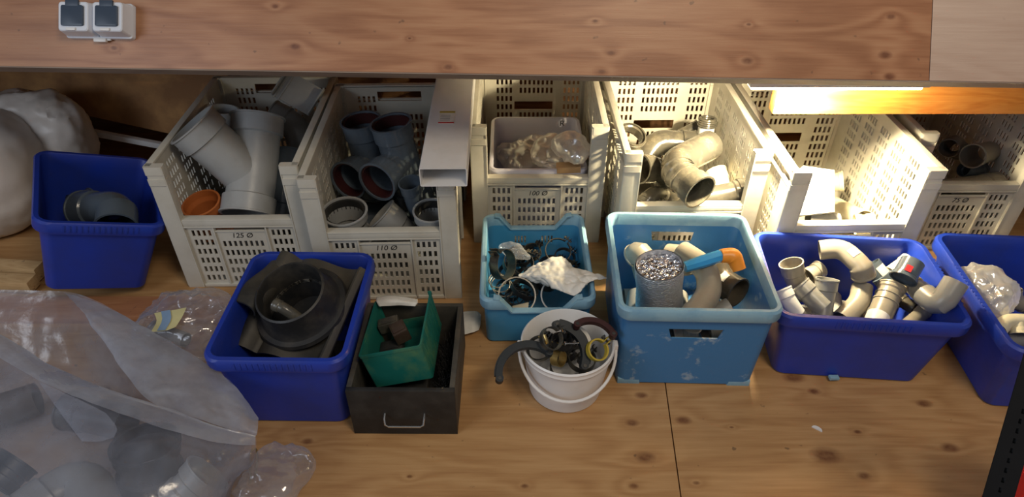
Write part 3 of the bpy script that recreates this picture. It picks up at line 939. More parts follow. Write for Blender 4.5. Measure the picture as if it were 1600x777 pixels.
# ------------------------------------------------------------------ tubs
def tub(name, label, cat, mat, W_, D_, H_, taper=.86, r=.03, lip=.013, wall=.004, loc=(0, 0, 0), rot=(0, 0, 0), group=None, ribs=True, rimmat=None, body='shell'):
    t = thing(name, label, cat, loc, rot, group)
    hw, hd = W_ / 2 - lip, D_ / 2 - lip
    bw, bd = hw * taper, hd * (taper + .04 if taper < .95 else taper)
    m = MB()

    def at(z):
        k = z / H_
        return bw + (hw - bw) * k, bd + (hd - bd) * k
    L_ = []
    L_.append(rrect(bw - .006, bd - .006, 0, r * .8))
    L_.append(rrect(bw, bd, .006, r))
    a, b2 = at(H_ - .036)
    L_.append(rrect(a, b2, H_ - .036, r))
    m2 = []
    a2, b3 = at(H_ - .03)
    L_.append(rrect(a2 - wall, b3 - wall, H_ - .036, r))
    L_.append(rrect(bw - wall, bd - wall, .008, r * .8))
    m.ringloft(L_, cap=(True, True))
    # cut drip: the shell's inner cap is its floor
    m.obj(body, mat, t)
    rm = MB()
    rings = [rrect(hw + lip - .002, hd + lip - .002, H_ - .036, r + lip), rrect(hw + lip, hd + lip, H_ - .03, r + lip),
             rrect(hw + lip, hd + lip, H_ - .006, r + lip), rrect(hw + lip - .004, hd + lip - .004, H_, r + lip),
             rrect(hw - .002, hd - .002, H_, r), rrect(hw - wall, hd - wall, H_ - .004, r),
             rrect(a2 - wall, b3 - wall, H_ - .036, r), rrect(a2, b3, H_ - .036, r)]
    rm.ringloft(rings, close=True)
    if ribs:
        for k in range(14):
            x = -.09 + k * .0135 - .0
            rm.box((x, -(hd + lip), H_ - .017), (.007, .003, .022), bev=.001)
            if W_ < .4:
                continue
            rm.box((-(hw + lip * .45), x, H_ - .0005), (.012, .007, .002))
            rm.box(((hw + lip * .45), x, H_ - .0005), (.012, .007, .002))
    rm.obj('rim', rimmat or mat, t)
    return t


tubG = 'royal blue storage tubs'
T1 = tub('storage_tub', 'tilted royal blue tub with two grey pipe pieces, beside the white sack', 'storage tub', M['blue'], .322, .41, .25, .86, loc=(-1.300, 1.665, .075), rot=(R(2), R(21), R(28)), group=tubG)
T2 = tub('storage_tub', 'royal blue tub filled by a black roof flashing, beside the black drawer', 'storage tub', M['blue'], .335, .405, .255, .86, loc=(-.539, 1.258, 0), rot=(0, 0, R(-1)), group=tubG)
T3 = tub('storage_tub', 'royal blue tub heaped with small grey bends, next to the big pale blue crate', 'storage tub', M['blue'], .475, .36, .24, .84, loc=(.905, 1.378, 0), rot=(0, 0, R(-5)), group=tubG)
T4 = tub('storage_tub', 'royal blue tub holding a clear bag, beside the black slotted bar', 'storage tub', M['blue'], .46, .47, .24, .84, loc=(1.41, 1.32, 0), rot=(0, 0, R(-4)), group=tubG)

# big pale blue crate with hand holes
BCW, BCD, BCH = .398, .415, .284
BC = tub('stacking_crate', 'large stained pale blue crate with hand holes, silver foil pipe inside', 'crate', M['sky'], BCW, BCD, BCH, .95, .022, .011, .004, loc=(.460, 1.397, 0), rot=(0, 0, R(-1.6)), ribs=False, rimmat=M['skyrim'])
sh = [c for c in BC.children if c.name.startswith('shell')][0]
cut = MB()
cut.ringloft([[Vector((x, s_, z)) for x, z in ((-.068, .212), (.068, .212), (.058, .178), (-.058, .178))] for s_ in (-.3, -.12)])
boolean(sh, cut)
cut = MB()
cut.ringloft([[Vector((x, s_, z)) for x, z in ((-.062, .226), (.062, .226), (.056, .192), (-.056, .192))] for s_ in (.12, .3)])
boolean(sh, cut)
hs = MB()
hs.box((0, -.190, .219), (.15, .006, .006), bev=.001).box((0, -.188, .174), (.13, .006, .004), bev=.001)
hs.obj('handle_frame', M['skyrim'], BC)
for sx in (-1, 1):
    MB().box((sx * .145, -.176, .008), (.06, .022, .022), bev=.003).obj('foot', M['skyrim'], BC)

# small pale blue crate with scooped ends
SC_ = tub('scooped_crate', 'small pale blue crate with scooped ends full of pipe clamps', 'crate', M['sky2'], .315, .405, .175, .96, .02, .010, .004, loc=(.068, 1.552, 0), rot=(0, 0, R(.5)), ribs=False, rimmat=M['skyrim'])
for c in SC_.children:
    cut = MB()
    cut.ringloft([[Vector((x, s_, z)) for x, z in ((-.115, .3), (.115, .3), (.105, .172), (.072, .125), (-.072, .125), (-.105, .172))] for s_ in (-.4, .4)])
    boolean(c, cut)
sh = [c for c in SC_.children if c.name.startswith('shell')][0]
for xs_ in (-.055, .03):
    for k in range(4):
        cut = MB().box((xs_ + k * .010, .19, .085), (.005, .06, .028))
        boolean(sh, cut)
for sy in (-1, 1):
    lipm = MB()
    y = sy * (.405 / 2 - .012)
    pts = [(-.118, .176), (-.105, .174), (-.070, .127), (.070, .127), (.105, .174), (.118, .176)]
    for (a, b2), (c2, d2) in zip(pts[:-1], pts[1:]):
        dx, dz = c2 - a, d2 - b2
        ln = math.hypot(dx, dz)
        lipm.box((0, 0, 0), (ln + .003, .020, .005), Matrix.Translation(((a + c2) / 2, y, (b2 + d2) / 2)) @ Matrix.Rotation(-math.atan2(dz, dx), 4, 'Y'), bev=.001)
    lipm.obj('scoop_lip', M['skyrim'], SC_)

# pale inner tray of crate three
TR = tub('inner_tray', 'pale violet plastic tray set inside the crate marked 100', 'tray', M['tray'], .315, .37, .255, .95, .02, .010, .003, loc=(.084, 2.04, .014), ribs=False)
text_obj('handwriting', 'R', .03, M['ink'], TR, (.095, .170, .225), (PI / 2, 0, PI * 0), shear=.1)

# ------------------------------------------------------------------ white bucket
BK = thing('bucket', 'white plastic bucket of brackets standing before the scooped crate', 'bucket', (.140, 1.208, 0))
BK.scale = (.96, .96, .98)
b_ = MB()
b_.lathe([(0.0001, 0), (.094, 0), (.098, .004), (.117, .150), (.117, .152), (.1215, .152), (.123, .156), (.1215, .160), (.1215, .166), (.123, .170), (.119, .174), (.1165, .170), (.0945, .006), (0.0001, .005)], n=64)
b_.obj('shell', M['white'], BK)
hb = MB()
pts = []
for k in range(25):
    a = PI * k / 24
    x = -.127 * math.cos(a)
    sgn = math.sin(a)
    pts.append(Vector((x, -.004 - .122 * sgn, .148 - .068 * sgn)))
hb.sweep(pts, .0042, 10)
hb.obj('handle', M['white'], BK)
for s_ in (-1, 1):
    MB().box((s_ * .126, 0, .150), (.012, .022, .026), bev=.003).obj('handle_lug', M['white'], BK)

# ------------------------------------------------------------------ black drawer
DR = thing('drawer_box', 'black wooden drawer with a chrome pull, beside the flashing tub', 'drawer', (-.261, 1.204, 0), (0, 0, R(-.5)))
dw, dd_, dh, dt = .256, .305, .16, .013
M['drawer'] = plastic('black_stained_wood', (0.011, 0.011, 0.011), 0.6, (0.05, 0.046, 0.04), 0.5, 14)
M['draweredge'] = plastic('worn_drawer_edge', (0.045, 0.042, 0.036), 0.6, (0.13, 0.11, 0.08), 0.5, 14)
MB().box((0, -dd_ / 2 + dt / 2, dh / 2), (dw, dt, dh), bev=.0015).obj('front', M['drawer'], DR)
MB().box((0, dd_ / 2 - dt / 2, dh / 2), (dw, dt, dh), bev=.0015).obj('back', M['draweredge'], DR)
for s_ in (-1, 1):
    MB().box((s_ * (dw / 2 - dt / 2), 0, dh / 2), (dt, dd_ - 2 * dt - .0005, dh), bev=.0015).obj('side', M['draweredge'], DR)
MB().box((0, 0, .006), (dw - 2 * dt, dd_ - 2 * dt, .010)).obj('drawer_bottom', M['drawer'], DR)
h = MB()
hx, hz = .048, .062
pl = [Vector((-hx, -dd_ / 2 + .002, hz + .022)), Vector((-hx, -dd_ / 2 - .012, hz + .018)), Vector((-hx + .002, -dd_ / 2 - .020, hz + .006)), Vector((-hx + .010, -dd_ / 2 - .021, hz)), Vector((hx - .010, -dd_ / 2 - .021, hz)), Vector((hx - .002, -dd_ / 2 - .020, hz + .006)), Vector((hx, -dd_ / 2 - .012, hz + .018)), Vector((hx, -dd_ / 2 + .002, hz + .022))]
h.sweep([p + Vector((.004, 0, -.006)) for p in pl], .0028, 10)
ho = h.obj('pull_handle', M['steel'], DR)
ho['label'] = 'chrome wire pull handle'

# green bin tilted in the drawer
GB = thing('small_parts_bin', 'green ribbed plastic parts bin tipped inside the black drawer', 'plastic bin')
GB.matrix_world = Matrix.Translation((-.264, 1.228, .098)) @ Matrix.Rotation(-.015, 4, 'Z') @ Matrix.Rotation(-.084, 4, 'X') @ Matrix.Rotation(-.238, 4, 'Y')
gw, gd, gh = .154, .216, .109
k_ = .97
m = MB()
m.ringloft([rrect(gw / 2 * k_, gd / 2 * k_, .0, .006), rrect(gw / 2, gd / 2, gh - .008, .006), rrect(gw / 2 + .002, gd / 2 + .002, gh - .007, .007), rrect(gw / 2 + .002, gd / 2 + .002, gh, .007),
            rrect(gw / 2 - .003, gd / 2 - .003, gh, .005), rrect(gw / 2 * k_ - .003, gd / 2 * k_ - .003, .003, .005)], cap=(True, True))
gso = m.obj('shell', M['green'], GB)
boolean(gso, MB().box((0, gd / 2, gh * .5 + .035), (gw - .018, .06, gh)))
for k in range(9):
    MB().box((gw / 2 - .001, -gd / 2 + .022 + k * .022, gh / 2), (.004, .004, gh - .012), bev=.001).obj('side_rib', M['green'], GB)


# ------------------------------------------------------------------ pipe fittings
def smooth_path(pts, rb, step=.006):
    """poly-line with its corners rounded by about rb"""
    out = [pts[0].copy()]
    for i in range(1, len(pts) - 1):
        p = pts[i]
        a, b = pts[i - 1] - p, pts[i + 1] - p
        k = min(rb, a.length * .48, b.length * .48)
        A, B = p + a.normalized() * k, p + b.normalized() * k
        for j in range(9):
            t = j / 8
            out.append(A * (1 - t) ** 2 + p * 2 * t * (1 - t) + B * t * t)
    out.append(pts[-1].copy())
    return out


def resample(path, ss):
    L = [0]
    for a, b in zip(path[:-1], path[1:]):
        L.append(L[-1] + (b - a).length)
    tot = L[-1]
    res = []
    for s_ in ss:
        s_ = max(0, min(tot, s_))
        for i in range(len(path) - 1):
            if s_ <= L[i + 1] + 1e-9:
                seg = max(1e-9, L[i + 1] - L[i])
                res.append(path[i].lerp(path[i + 1], (s_ - L[i]) / seg))
                break
    return res


def path_len(path):
    return sum((b - a).length for a, b in zip(path[:-1], path[1:]))


def pipe(mb, pts, r, so=(1, 1), bend=None, t=None, n=26, bands=(), slen=None, closed=(False, False)):
    t = t or max(.0025, r * .07)
    path = smooth_path(pts, bend or r * 2.2)
    tot = path_len(path)
    sl = slen or min(r * 1.15, tot * .38)
    e = .004
    st = {}

    def rad(s_):
        q = 1.0
        for (on, d) in ((so[0], s_), (so[1], tot - s_)):
            if on:
                if d < .005:
                    q = max(q, 1.17)
                elif d < .018 and on > 1:
                    q = max(q, 1.22)
                elif d < sl:
                    q = max(q, 1.11)
        for bpos in bands:
            if abs(s_ - bpos * tot) < .0025:
                q = max(q, 1.08)
        return q * r
    ks = [0, tot]
    for on, base in ((so[0], 1), (so[1], -1)):
        if on:
            for d in (.004, .0055, .017, .019, sl - .001, sl + .003):
                ks.append(d if base > 0 else tot - d)
    for b2 in bands:
        for d in (-.003, -.002, .002, .003):
            ks.append(b2 * tot + d)
    nn = max(4, int(tot / .012))
    ks += [tot * i / nn for i in range(nn + 1)]
    ks = sorted(k for k in set(ks) if 0 <= k <= tot)
    k2 = [ks[0]]
    for k in ks[1:]:
        if k - k2[-1] > .0006:
            k2.append(k)
    cen = resample(path, k2)
    # end tangents stay true: frames from neighbours
    ro = [rad(k) for k in k2]
    ri = [max(.002, (r * 1.05 if ((so[0] and k < sl * .9) or (so[1] and tot - k < sl * .9)) else r - t)) for k in k2]
    k = len(cen)
    T = []
    for i in range(k):
        a, b = cen[max(i - 1, 0)], cen[min(i + 1, k - 1)]
        T.append((b - a).normalized())
    u = T[0].orthogonal().normalized()
    O, I = [], []
    for i in range(k):
        u = (u - T[i] * u.dot(T[i])).normalized()
        v = T[i].cross(u)
        dirs = [u * math.cos(2 * PI * j / n) + v * math.sin(2 * PI * j / n) for j in range(n)]
        O.append([cen[i] + d * ro[i] for d in dirs])
        I.append([cen[i] + d * ri[i] for d in dirs])
    mb.ringloft(O + I[::-1], close=True)
    return cen[0], (cen[1] - cen[0]).normalized(), cen[-1], (cen[-2] - cen[-1]).normalized()


def torus(mb, c, ax, Rr, rr, n=28, m_=8, flat=1.0):
    ax = Vector(ax).normalized()
    u = ax.orthogonal().normalized()
    v = ax.cross(u)
    rings = []
    for i in range(n):
        a = 2 * PI * i / n
        d = u * math.cos(a) + v * math.sin(a)
        rings.append([c + d * (Rr + rr * math.cos(2 * PI * j / m_)) + ax * rr * flat * math.sin(2 * PI * j / m_) for j in range(m_)])
    mb.ringloft(rings, close=True)


def band(mb, c, ax, Rr, wd, th, a0=0, a1=2 * PI, n=36, u=None):
    """flat strap bent round axis ax"""
    ax = Vector(ax).normalized()
    u = Vector(u) if u is not None else ax.orthogonal()
    u = (u - ax * u.dot(ax)).normalized()
    v = ax.cross(u)
    rings = []
    full = abs(a1 - a0) > 2 * PI - 1e-3
    cnt = n if full else n + 1
    for i in range(cnt):
        a = a0 + (a1 - a0) * i / n
        d = u * math.cos(a) + v * math.sin(a)
        rings.append([c + d * Rr + ax * wd / 2, c + d * (Rr + th) + ax * wd / 2, c + d * (Rr + th) - ax * wd / 2, c + d * Rr - ax * wd / 2])
    mb.ringloft(rings, close=full)
    return u, v


def patch(mb, c, ax, out, r, w_, h_, n=6):
    """curved sticker on a cylinder of axis ax, radius r, centred in direction out"""
    ax = Vector(ax).normalized()
    out = Vector(out)
    out = (out - ax * out.dot(ax)).normalized()
    s_ = ax.cross(out)
    V, F = [], []
    for lay in (0, .0006):
        for i in range(n + 1):
            a = (i / n - .5) * w_ / r
            d = out * math.cos(a) + s_ * math.sin(a)
            for j in (-.5, .5):
                V.append(c + d * (r + .0008 + lay) + ax * h_ * j)
    q = (n + 1) * 2
    for i in range(n):
        a = i * 2
        F += [(a, a + 1, a + 3, a + 2), (q + a, q + a + 2, q + a + 3, q + a + 1)]
        F += [(a, a + 2, q + a + 2, q + a), (a + 1, q + a + 1, q + a + 3, a + 3)]
    F += [(0, q, q + 1, 1), (q - 2, q - 1, 2 * q - 1, 2 * q - 2)]
    mb.add(V, F)


def conv(pts, mode):
    return [p if isinstance(p, Vector) else (Wy if mode == 'Y' else Wz)(*p) for p in pts]


def fitting(name, label, pts, r, mat, so=(1, 1), mode='Y', branch=(), bend=None, bands=(), seal=None, stick=(), group=None, cat='pipe fitting', slen=None):
    P = conv(pts, mode)
    mb = MB()
    ends = pipe(mb, P, r, so, bend, bands=bands, slen=slen)
    sealpos = [(ends[0], ends[1]), (ends[2], ends[3])]
    for (j, e, sb) in branch:
        j, e = conv([j, e], mode)
        d = (e - j).normalized()
        ee = pipe(mb, [j, e], r * .985, (0, sb), slen=slen)
        sealpos.append((ee[2], ee[3]))
    b = mb.base()
    o = tag(mb.obj(name, M[mat] if isinstance(mat, str) else mat, org=b), label, cat, group)
    if seal:
        for k in seal[1]:
            c, ax = sealpos[k]
            s_ = MB()
            band(s_, c + ax * .022, ax, r * .93, .034, r * .11)
            s_.obj('rubber_seal', M[seal[0]], o, org=b)
    for (nm_, mt, c, ax, out, rr, w_, h_) in stick:
        s_ = MB()
        patch(s_, c, ax, out, rr, w_, h_)
        s_.obj(nm_, M[mt], o, org=b)
    return o


UPC = Vector((0, -.6, .8))


def sticker_at(P0, P1, t, r, w_, h_, mt='paper', nm_='sticker', out=UPC, mode='Y', q=1.0):
    a, b = conv([P0, P1], mode)
    return (nm_, mt, a.lerp(b, t), b - a, out, r * q, w_, h_)


# ---- crate 125
F = fitting
F('wye_branch', 'biggest pale grey Y branch lying across the crate marked 125', [(402, 184, 1.93), (397, 250, 1.84), (386, 335, 1.71)], .070, 'pvcl', (1, 1), branch=[((388, 275, 1.80), (300, 195, 1.80), 1)], slen=.055)
F('pipe_elbow', 'pale grey socket standing up behind the Y branch, at the back', [(345, 168, 2.02), (348, 225, 2.0), (356, 245, 2.0)], .044, 'pvcl', (1, 1))
F('pipe_coupler', 'orange brown pipe coupler in the corner of the crate marked 125', [Wy(307, 318, 1.70), Wy(307, 318, 1.70) + Vector((.012, .02, -.11))], .050, 'orange', (1, 1), slen=.035)
F('pipe_elbow', 'dull grey bend behind the upright arm of the Y branch', [(425, 180, 2.06), (468, 200, 2.04), (474, 275, 1.98)], .046, 'pvc', (1, 1))
F('pipe_elbow', 'dark grey elbow beside the post between crates 125 and 110', [(448, 240, 1.93), (448, 300, 1.82), (440, 345, 1.76)], .045, 'pvcd', (1, 1))
F('pipe_coupler', 'grey coupler half hidden below the slanting arm of the Y branch', [(346, 298, 1.91), (358, 320, 1.90)], .030, 'pvc', (1, 1))
g_ = MB()
M4 = Matrix.Translation(Wy(466, 145, 2.03)) @ Matrix.Rotation(R(-12), 4, 'Z') @ Matrix.Rotation(R(28), 4, 'Y') @ Matrix.Rotation(R(35), 4, 'X')
for (c, d) in (((0, 0, 0), (.13, .10, .004)), ((-.063, 0, .010), (.004, .10, .02)), ((.063, 0, .010), (.004, .10, .02)), ((-.04, 0, .003), (.004, .11, .004)), ((-.055, 0, .003), (.004, .11, .004))):
    g_.box(c, d, M4)
tag(g_.obj('channel_cover', M['pvcl'], org=g_.base()), 'flat pale grey channel piece leaning in the top corner of crate 125', 'drain channel')
for (a, b, l) in (((-.93, 1.80, .08), (-.72, 1.72, .085), 'grey pipe length on the crate bottom behind the 125 panel'), ((-.86, 1.98, .085), (-.70, 2.05, .09), 'grey pipe length lying deepest in the crate marked 125')):
    F('pipe_length', l, [Vector(a), Vector(b)], .060, 'pvc', (1, 0))

# ---- crate 110
for args in (
    ('double_socket_branch', 'dark glossy tee with its mouth upright next to the white duct', [(610, 190, 1.80), (624, 240, 1.80), (652, 315, 1.80)], [((626, 252, 1.80), (588, 286, 1.68), 1)], (0, 2)),
    ('double_socket_branch', 'dark glossy tee with a red seal, nearest the crate back corner', [(551, 192, 1.96), (562, 235, 1.96), (580, 300, 1.96)], [((568, 258, 1.96), (532, 284, 1.84), 1)], (0, 2)),
):
    F(args[0].replace('double_socket_branch', 'pipe_tee'), args[1], args[2], .055, 'pvcd', (1, 1), branch=args[3], seal=('seal', args[4]), slen=.052)
F('pipe_coupler', 'blue grey coupler standing mouth up by the bar marked 110', [Wy(537, 330, 1.655), Wy(537, 330, 1.655) + Vector((0, .01, -.11))], .058, 'pvcl', (1, 1), seal=('rubber', (0,)), slen=.03)
F('pipe_elbow', 'grey elbow with a dark mouth in the middle of the 110 crate', [(597, 338, 1.70), (625, 362, 1.69), (650, 400, 1.75)], .048, 'pvc', (1, 1))
F('pipe_coupler', 'grey coupler with a dark mouth under the end of the white duct', [Wy(672, 334, 1.66), Wy(672, 334, 1.66) + Vector((0, .01, -.11))], .048, 'pvcl', (1, 1), seal=('rubber', (0,)), slen=.03)
F('reducer', 'narrow dark pipe stub leaning below the upright tee', [(640, 285, 1.70), (655, 335, 1.72)], .030, 'pvcd', (1, 0))
F('pipe_length', 'dark pipe length lying at the back of the 110 crate bottom', [Vector((-.50, 2.0, .08)), Vector((-.24, 2.03, .08))], .056, 'pvcd', (1, 0))
F('pipe_length', 'dark pipe length lying under the two tees', [Vector((-.48, 1.85, .085)), Vector((-.25, 1.83, .085))], .052, 'pvcd', (1, 0))

# ---- crate 90
db = 'pvcb'
F('pipe_elbow', 'largest dusty ribbed bend on top of the heap in crate 90', [(1112, 236, 1.96), (1052, 268, 1.82), (1098, 308, 1.70)], .047, db, (0, 1), bend=.075, bands=(.66, .72, .78), slen=.04)
F('pipe_coupler', 'dusty ringed coupler against the side wall of crate 90', [(1088, 312, 1.72), (1160, 299, 1.735)], .036, db, (0, 2), slen=.03)
F('pipe_elbow', 'dusty round bend below the hand hole of crate 90', [(1010, 250, 1.98), (1028, 222, 2.02), (1088, 226, 2.02)], .042, db, (0, 1), bend=.08, bands=(.8,))
F('pipe_elbow', 'dusty bend between the crate post and the largest bend', [(1000, 262, 1.76), (1030, 262, 1.80), (1052, 300, 1.84)], .040, db, (1, 0), bend=.07)
F('pipe_elbow', 'dusty bend with a wide ringed mouth beside the post of crate 90', [(1004, 318, 1.715), (1018, 300, 1.74), (1034, 300, 1.79)], .025, db, (2, 0), bend=.06)
F('screw_ring', 'wide open threaded ring leaning in the top corner of crate 90', [(988, 209, 1.93), (980, 222, 1.945)], .040, db, (2, 1), slen=.01)
F('pipe_length', 'thin dusty pipe behind the white stub in crate 90', [(1060, 212, 2.09), (1092, 196, 2.10)], .019, db, (0, 1))
PS = F('pipe_stub', 'short white pipe stub standing with a black screw cap', [(1104, 196, 2.04), (1098, 232, 2.03)], .027, 'white', (0, 0))
c_ = MB()
ca_, cb_ = Wy(1104, 196, 2.04), Wy(1098, 232, 2.03)
ax_ = (ca_ - cb_).normalized()
for k in range(4):
    torus(c_, ca_ + ax_ * (.001 + .007 * k), ax_, .027 - .001 * k, .005)
pipe(c_, [ca_ - ax_ * .004, ca_ + ax_ * .026], .026, (0, 0))
sc_o = c_.obj('screw_cap', M['pvcb'], PS, org=PS.location - Vector(NUDGE.get(KEY[PS.name], (0, 0, 0))) * .001)
F('pipe_elbow', 'pale lit bend squeezed between the largest bend and the wall', [(1118, 268, 1.95), (1128, 292, 1.90), (1120, 315, 1.84)], .032, 'cream', (1, 0))
for (a, b, l) in (((.38, 1.86, .075), (.60, 1.80, .075), 'dusty pipe length on the bottom of crate 90 towards the front'), ((.42, 2.02, .09), (.66, 2.06, .09), 'dusty pipe length on the bottom of crate 90 at the back wall')):
    F('pipe_length', l, [Vector(a), Vector(b)], .045, db, (1, 0))

# ---- crate under the lamp
g_ = MB()
q0, q1, q2, q3 = Wy(1255, 259, 1.80), Wy(1304, 266, 1.80), Wy(1304, 331, 1.645), Wy(1236, 338, 1.645)
nn_ = (q1 - q0).cross(q3 - q0).normalized()
if nn_.z < 0:
    nn_ = -nn_
g_.add([q0, q1, q2, q3] + [p - nn_ * .012 for p in (q0, q1, q2, q3)], [(0, 1, 2, 3), (7, 6, 5, 4), (0, 4, 5, 1), (1, 5, 6, 2), (2, 6, 7, 3), (3, 7, 4, 0)])
tag(g_.obj('white_sheet', M['white'], org=g_.base()), 'white rigid sheet leaning in the brightest lit crate', 'white sheet')
F('pipe_coupler', 'cream coupler half behind the white sheet under the lamp', [(1318, 283, 1.93), (1300, 285, 1.94)], .030, 'cream', (1, 0))
F('pipe_length', 'cream pipe length along the bottom of the brightest crate', [(1305, 322, 1.93), (1350, 345, 1.75)], .030, 'cream', (0, 1))
F('pipe_length', 'dark thin pipe showing below the white sheet', [(1262, 340, 1.66), (1308, 345, 1.66)], .020, 'pvc', (0, 1))
F('pipe_coupler', 'cream coupler on the bottom behind the front bar under the lamp', [(1335, 352, 1.72), (1365, 350, 1.71)], .030, 'cream', (1, 1))

# ---- crate 75
F('pipe_coupler', 'grey coupler with a round open mouth in crate 75', [(1523, 241, 1.95), (1548, 234, 2.03)], .034, 'pvct', (1, 0))
F('pipe_elbow', 'dim grey bend in the shaded rear of crate 75', [(1490, 232, 2.02), (1500, 222, 2.08), (1506, 236, 2.14)], .028, 'pvc', (1, 1))
F('pipe_elbow', 'dim grey bend beneath the open coupler of crate 75', [(1512, 264, 1.96), (1528, 268, 1.97), (1540, 264, 2.0)], .021, 'pvcd', (1, 1))
F('pipe_coupler', 'dim grey coupler next to the corner post of crate 75', [(1492, 205, 2.2), (1525, 200, 2.22)], .037, 'pvc', (1, 1))
F('pipe_elbow', 'pale dusty bend right behind the front bar of crate 75', [(1470, 300, 1.84), (1510, 295, 1.87), (1555, 290, 1.90)], .040, 'pvct', (0, 1))
F('pipe_length', 'dark pipe length low down behind the 75 panel', [Vector((1.28, 1.95, .07)), Vector((1.52, 2.0, .07))], .037, 'pvcd', (1, 0))

# ---- tilted tub
F('pipe_elbow', 'matt grey bend in the tilted tub, dark round mouth towards the bar', [(180, 352, 1.60), (182, 322, 1.67), (128, 325, 1.72)], .050, 'pvcd', (1, 1), bend=.08)
F('pipe_coupler', 'matt grey coupler at the back of the tilted tub', [(118, 330, 1.73), (150, 318, 1.78)], .046, 'pvcd', (1, 1))

# ---- big pale blue crate (heights)
zz = dict(mode='z')
fa = Wz(1030, 414, .305)
fb = Wz(1030, 476, .165)
cen, rad = [], []
for i in range(90):
    t = i / 89
    cen.append(fa.lerp(fb, t))
    rad.append(.0600 + (.0007 if (i // 2) % 2 else 0) + .0012 * math.sin(9 * t) + (.0012 if t < .03 or t > .97 else 0))
mbf = MB()
inn = [fa.lerp(fb, t) for t in (1, .5, .0)]
mbf.sweep(cen + inn, rad + [.057, .057, .0575], 44, cap=(False, False))
bb = mbf.base()
o = tag(mbf.obj('foil_duct', M['foilside'], org=bb, ang=60), 'upright crinkled silver foil duct in the big pale blue crate', 'foil duct')
pg = MB()
axd = (fa - fb).normalized()
ud = axd.orthogonal().normalized()
vd = axd.cross(ud)
cc = fa - axd * .012
nr_, na_ = 26, 60
V_ = [cc + axd * .004]
for i in range(1, nr_ + 1):
    for j in range(na_):
        a = 2 * PI * j / na_
        p = cc + (ud * math.cos(a) + vd * math.sin(a)) * (.0565 * i / nr_)
        V_.append(p + axd * (.006 * (1 - (i / nr_) ** 2) + .007 * (abs(noise.noise(p * 70)) + .6 * abs(noise.noise(p * 150)) - .4)))
F_ = [(0, 1 + j, 1 + (j + 1) % na_) for j in range(na_)]
for i in range(nr_ - 1):
    for j in range(na_):
        a, b2 = 1 + i * na_ + j, 1 + i * na_ + (j + 1) % na_
        F_.append((a, a + na_, b2 + na_, b2))
pg.add(V_, F_)
pg.obj('crumpled_foil', M['foil'], o, org=bb, ang=20)
F('pipe_elbow', 'long swept taupe bend curving around the foil duct', [(1068, 400, .20), (1106, 425, .21), (1112, 462, .19), (1078, 508, .17)], .032, 'pvct', (0, 1), bend=.07, **zz)
F('pipe_elbow', 'dark shiny elbow with a white sticker, mouth towards the tub', [(1131, 412, .215), (1134, 448, .185), (1163, 466, .19)], .037, 'darkpipe', (0, 1), bend=.05, stick=[sticker_at((1134, 448, .185), (1163, 466, .19), .35, .037, .026, .02, mode='z', q=1.12)], **zz)
F('pipe_coupler', 'grey plain pipe end lying in front of the dark shiny elbow', [(1100, 500, .155), (1141, 480, .185)], .026, 'pvc', (0, 0), **zz)
F('pipe_elbow', 'taupe elbow in the corner behind the foil duct', [(992, 402, .17), (1000, 396, .19), (1012, 440, .12)], .034, 'pvct', (1, 0), bend=.05, **zz)
F('pipe_elbow', 'taupe round bend right behind the foil duct', [(1044, 396, .15), (1072, 400, .17), (1080, 422, .13)], .029, 'pvct', (0, 1), bend=.05, **zz)
F('pipe_length', 'grey pipe seen through the lower hand hole', [(1048, 520, .12), (1084, 514, .12)], .026, 'pvc', (1, 1), **zz)
F('pipe_length', 'grey pipe crossing low beside the one in the hand hole', [(1098, 518, .12), (1140, 505, .12)], .026, 'pvct', (1, 1), **zz)
F('pipe_coupler', 'grey coupler lying under the near edge of the foil duct', [(992, 500, .115), (1030, 500, .115)], .024, 'pvc', (1, 1), **zz)
for i, (a, b) in enumerate((((.30, 1.30, .042), (.44, 1.27, .042)), ((.34, 1.40, .042), (.50, 1.36, .042)), ((.55, 1.30, .042), (.58, 1.46, .042)), ((.33, 1.5, .042), (.5, 1.5, .042)), ((.45, 1.28, .105), (.47, 1.42, .105)), ((.33, 1.30, .105), (.36, 1.44, .105)))):
    F('pipe_length', 'grey pipe length buried under the foil duct and bends', [Vector(a), Vector(b)], .032, 'pvc', (0, 0), group='buried pipe lengths in the big blue crate')
# blue and orange tool
t_ = MB()
a, b, c, d = [Wz(*p) for p in ((1068, 420, .235), (1122, 403, .25), (1142, 402, .25), (1150, 424, .22))]
t_.sweep([a, a.lerp(b, .5), b], [.014, .0165, .0165], 8)
bb = t_.base()
o = tag(t_.obj('cleaning_tool', M['bluet'], org=bb, ang=20), 'blue handled tool with an orange curved head by the dark elbow', 'tool')
t_ = MB()
pp = smooth_path([b, c, d], .03)
t_.sweep(pp, [.0185 + .004 * math.sin(PI * i / (len(pp) - 1)) for i in range(len(pp))], 20)
t_.obj('orange_head', M['orangeb'], o, org=bb)

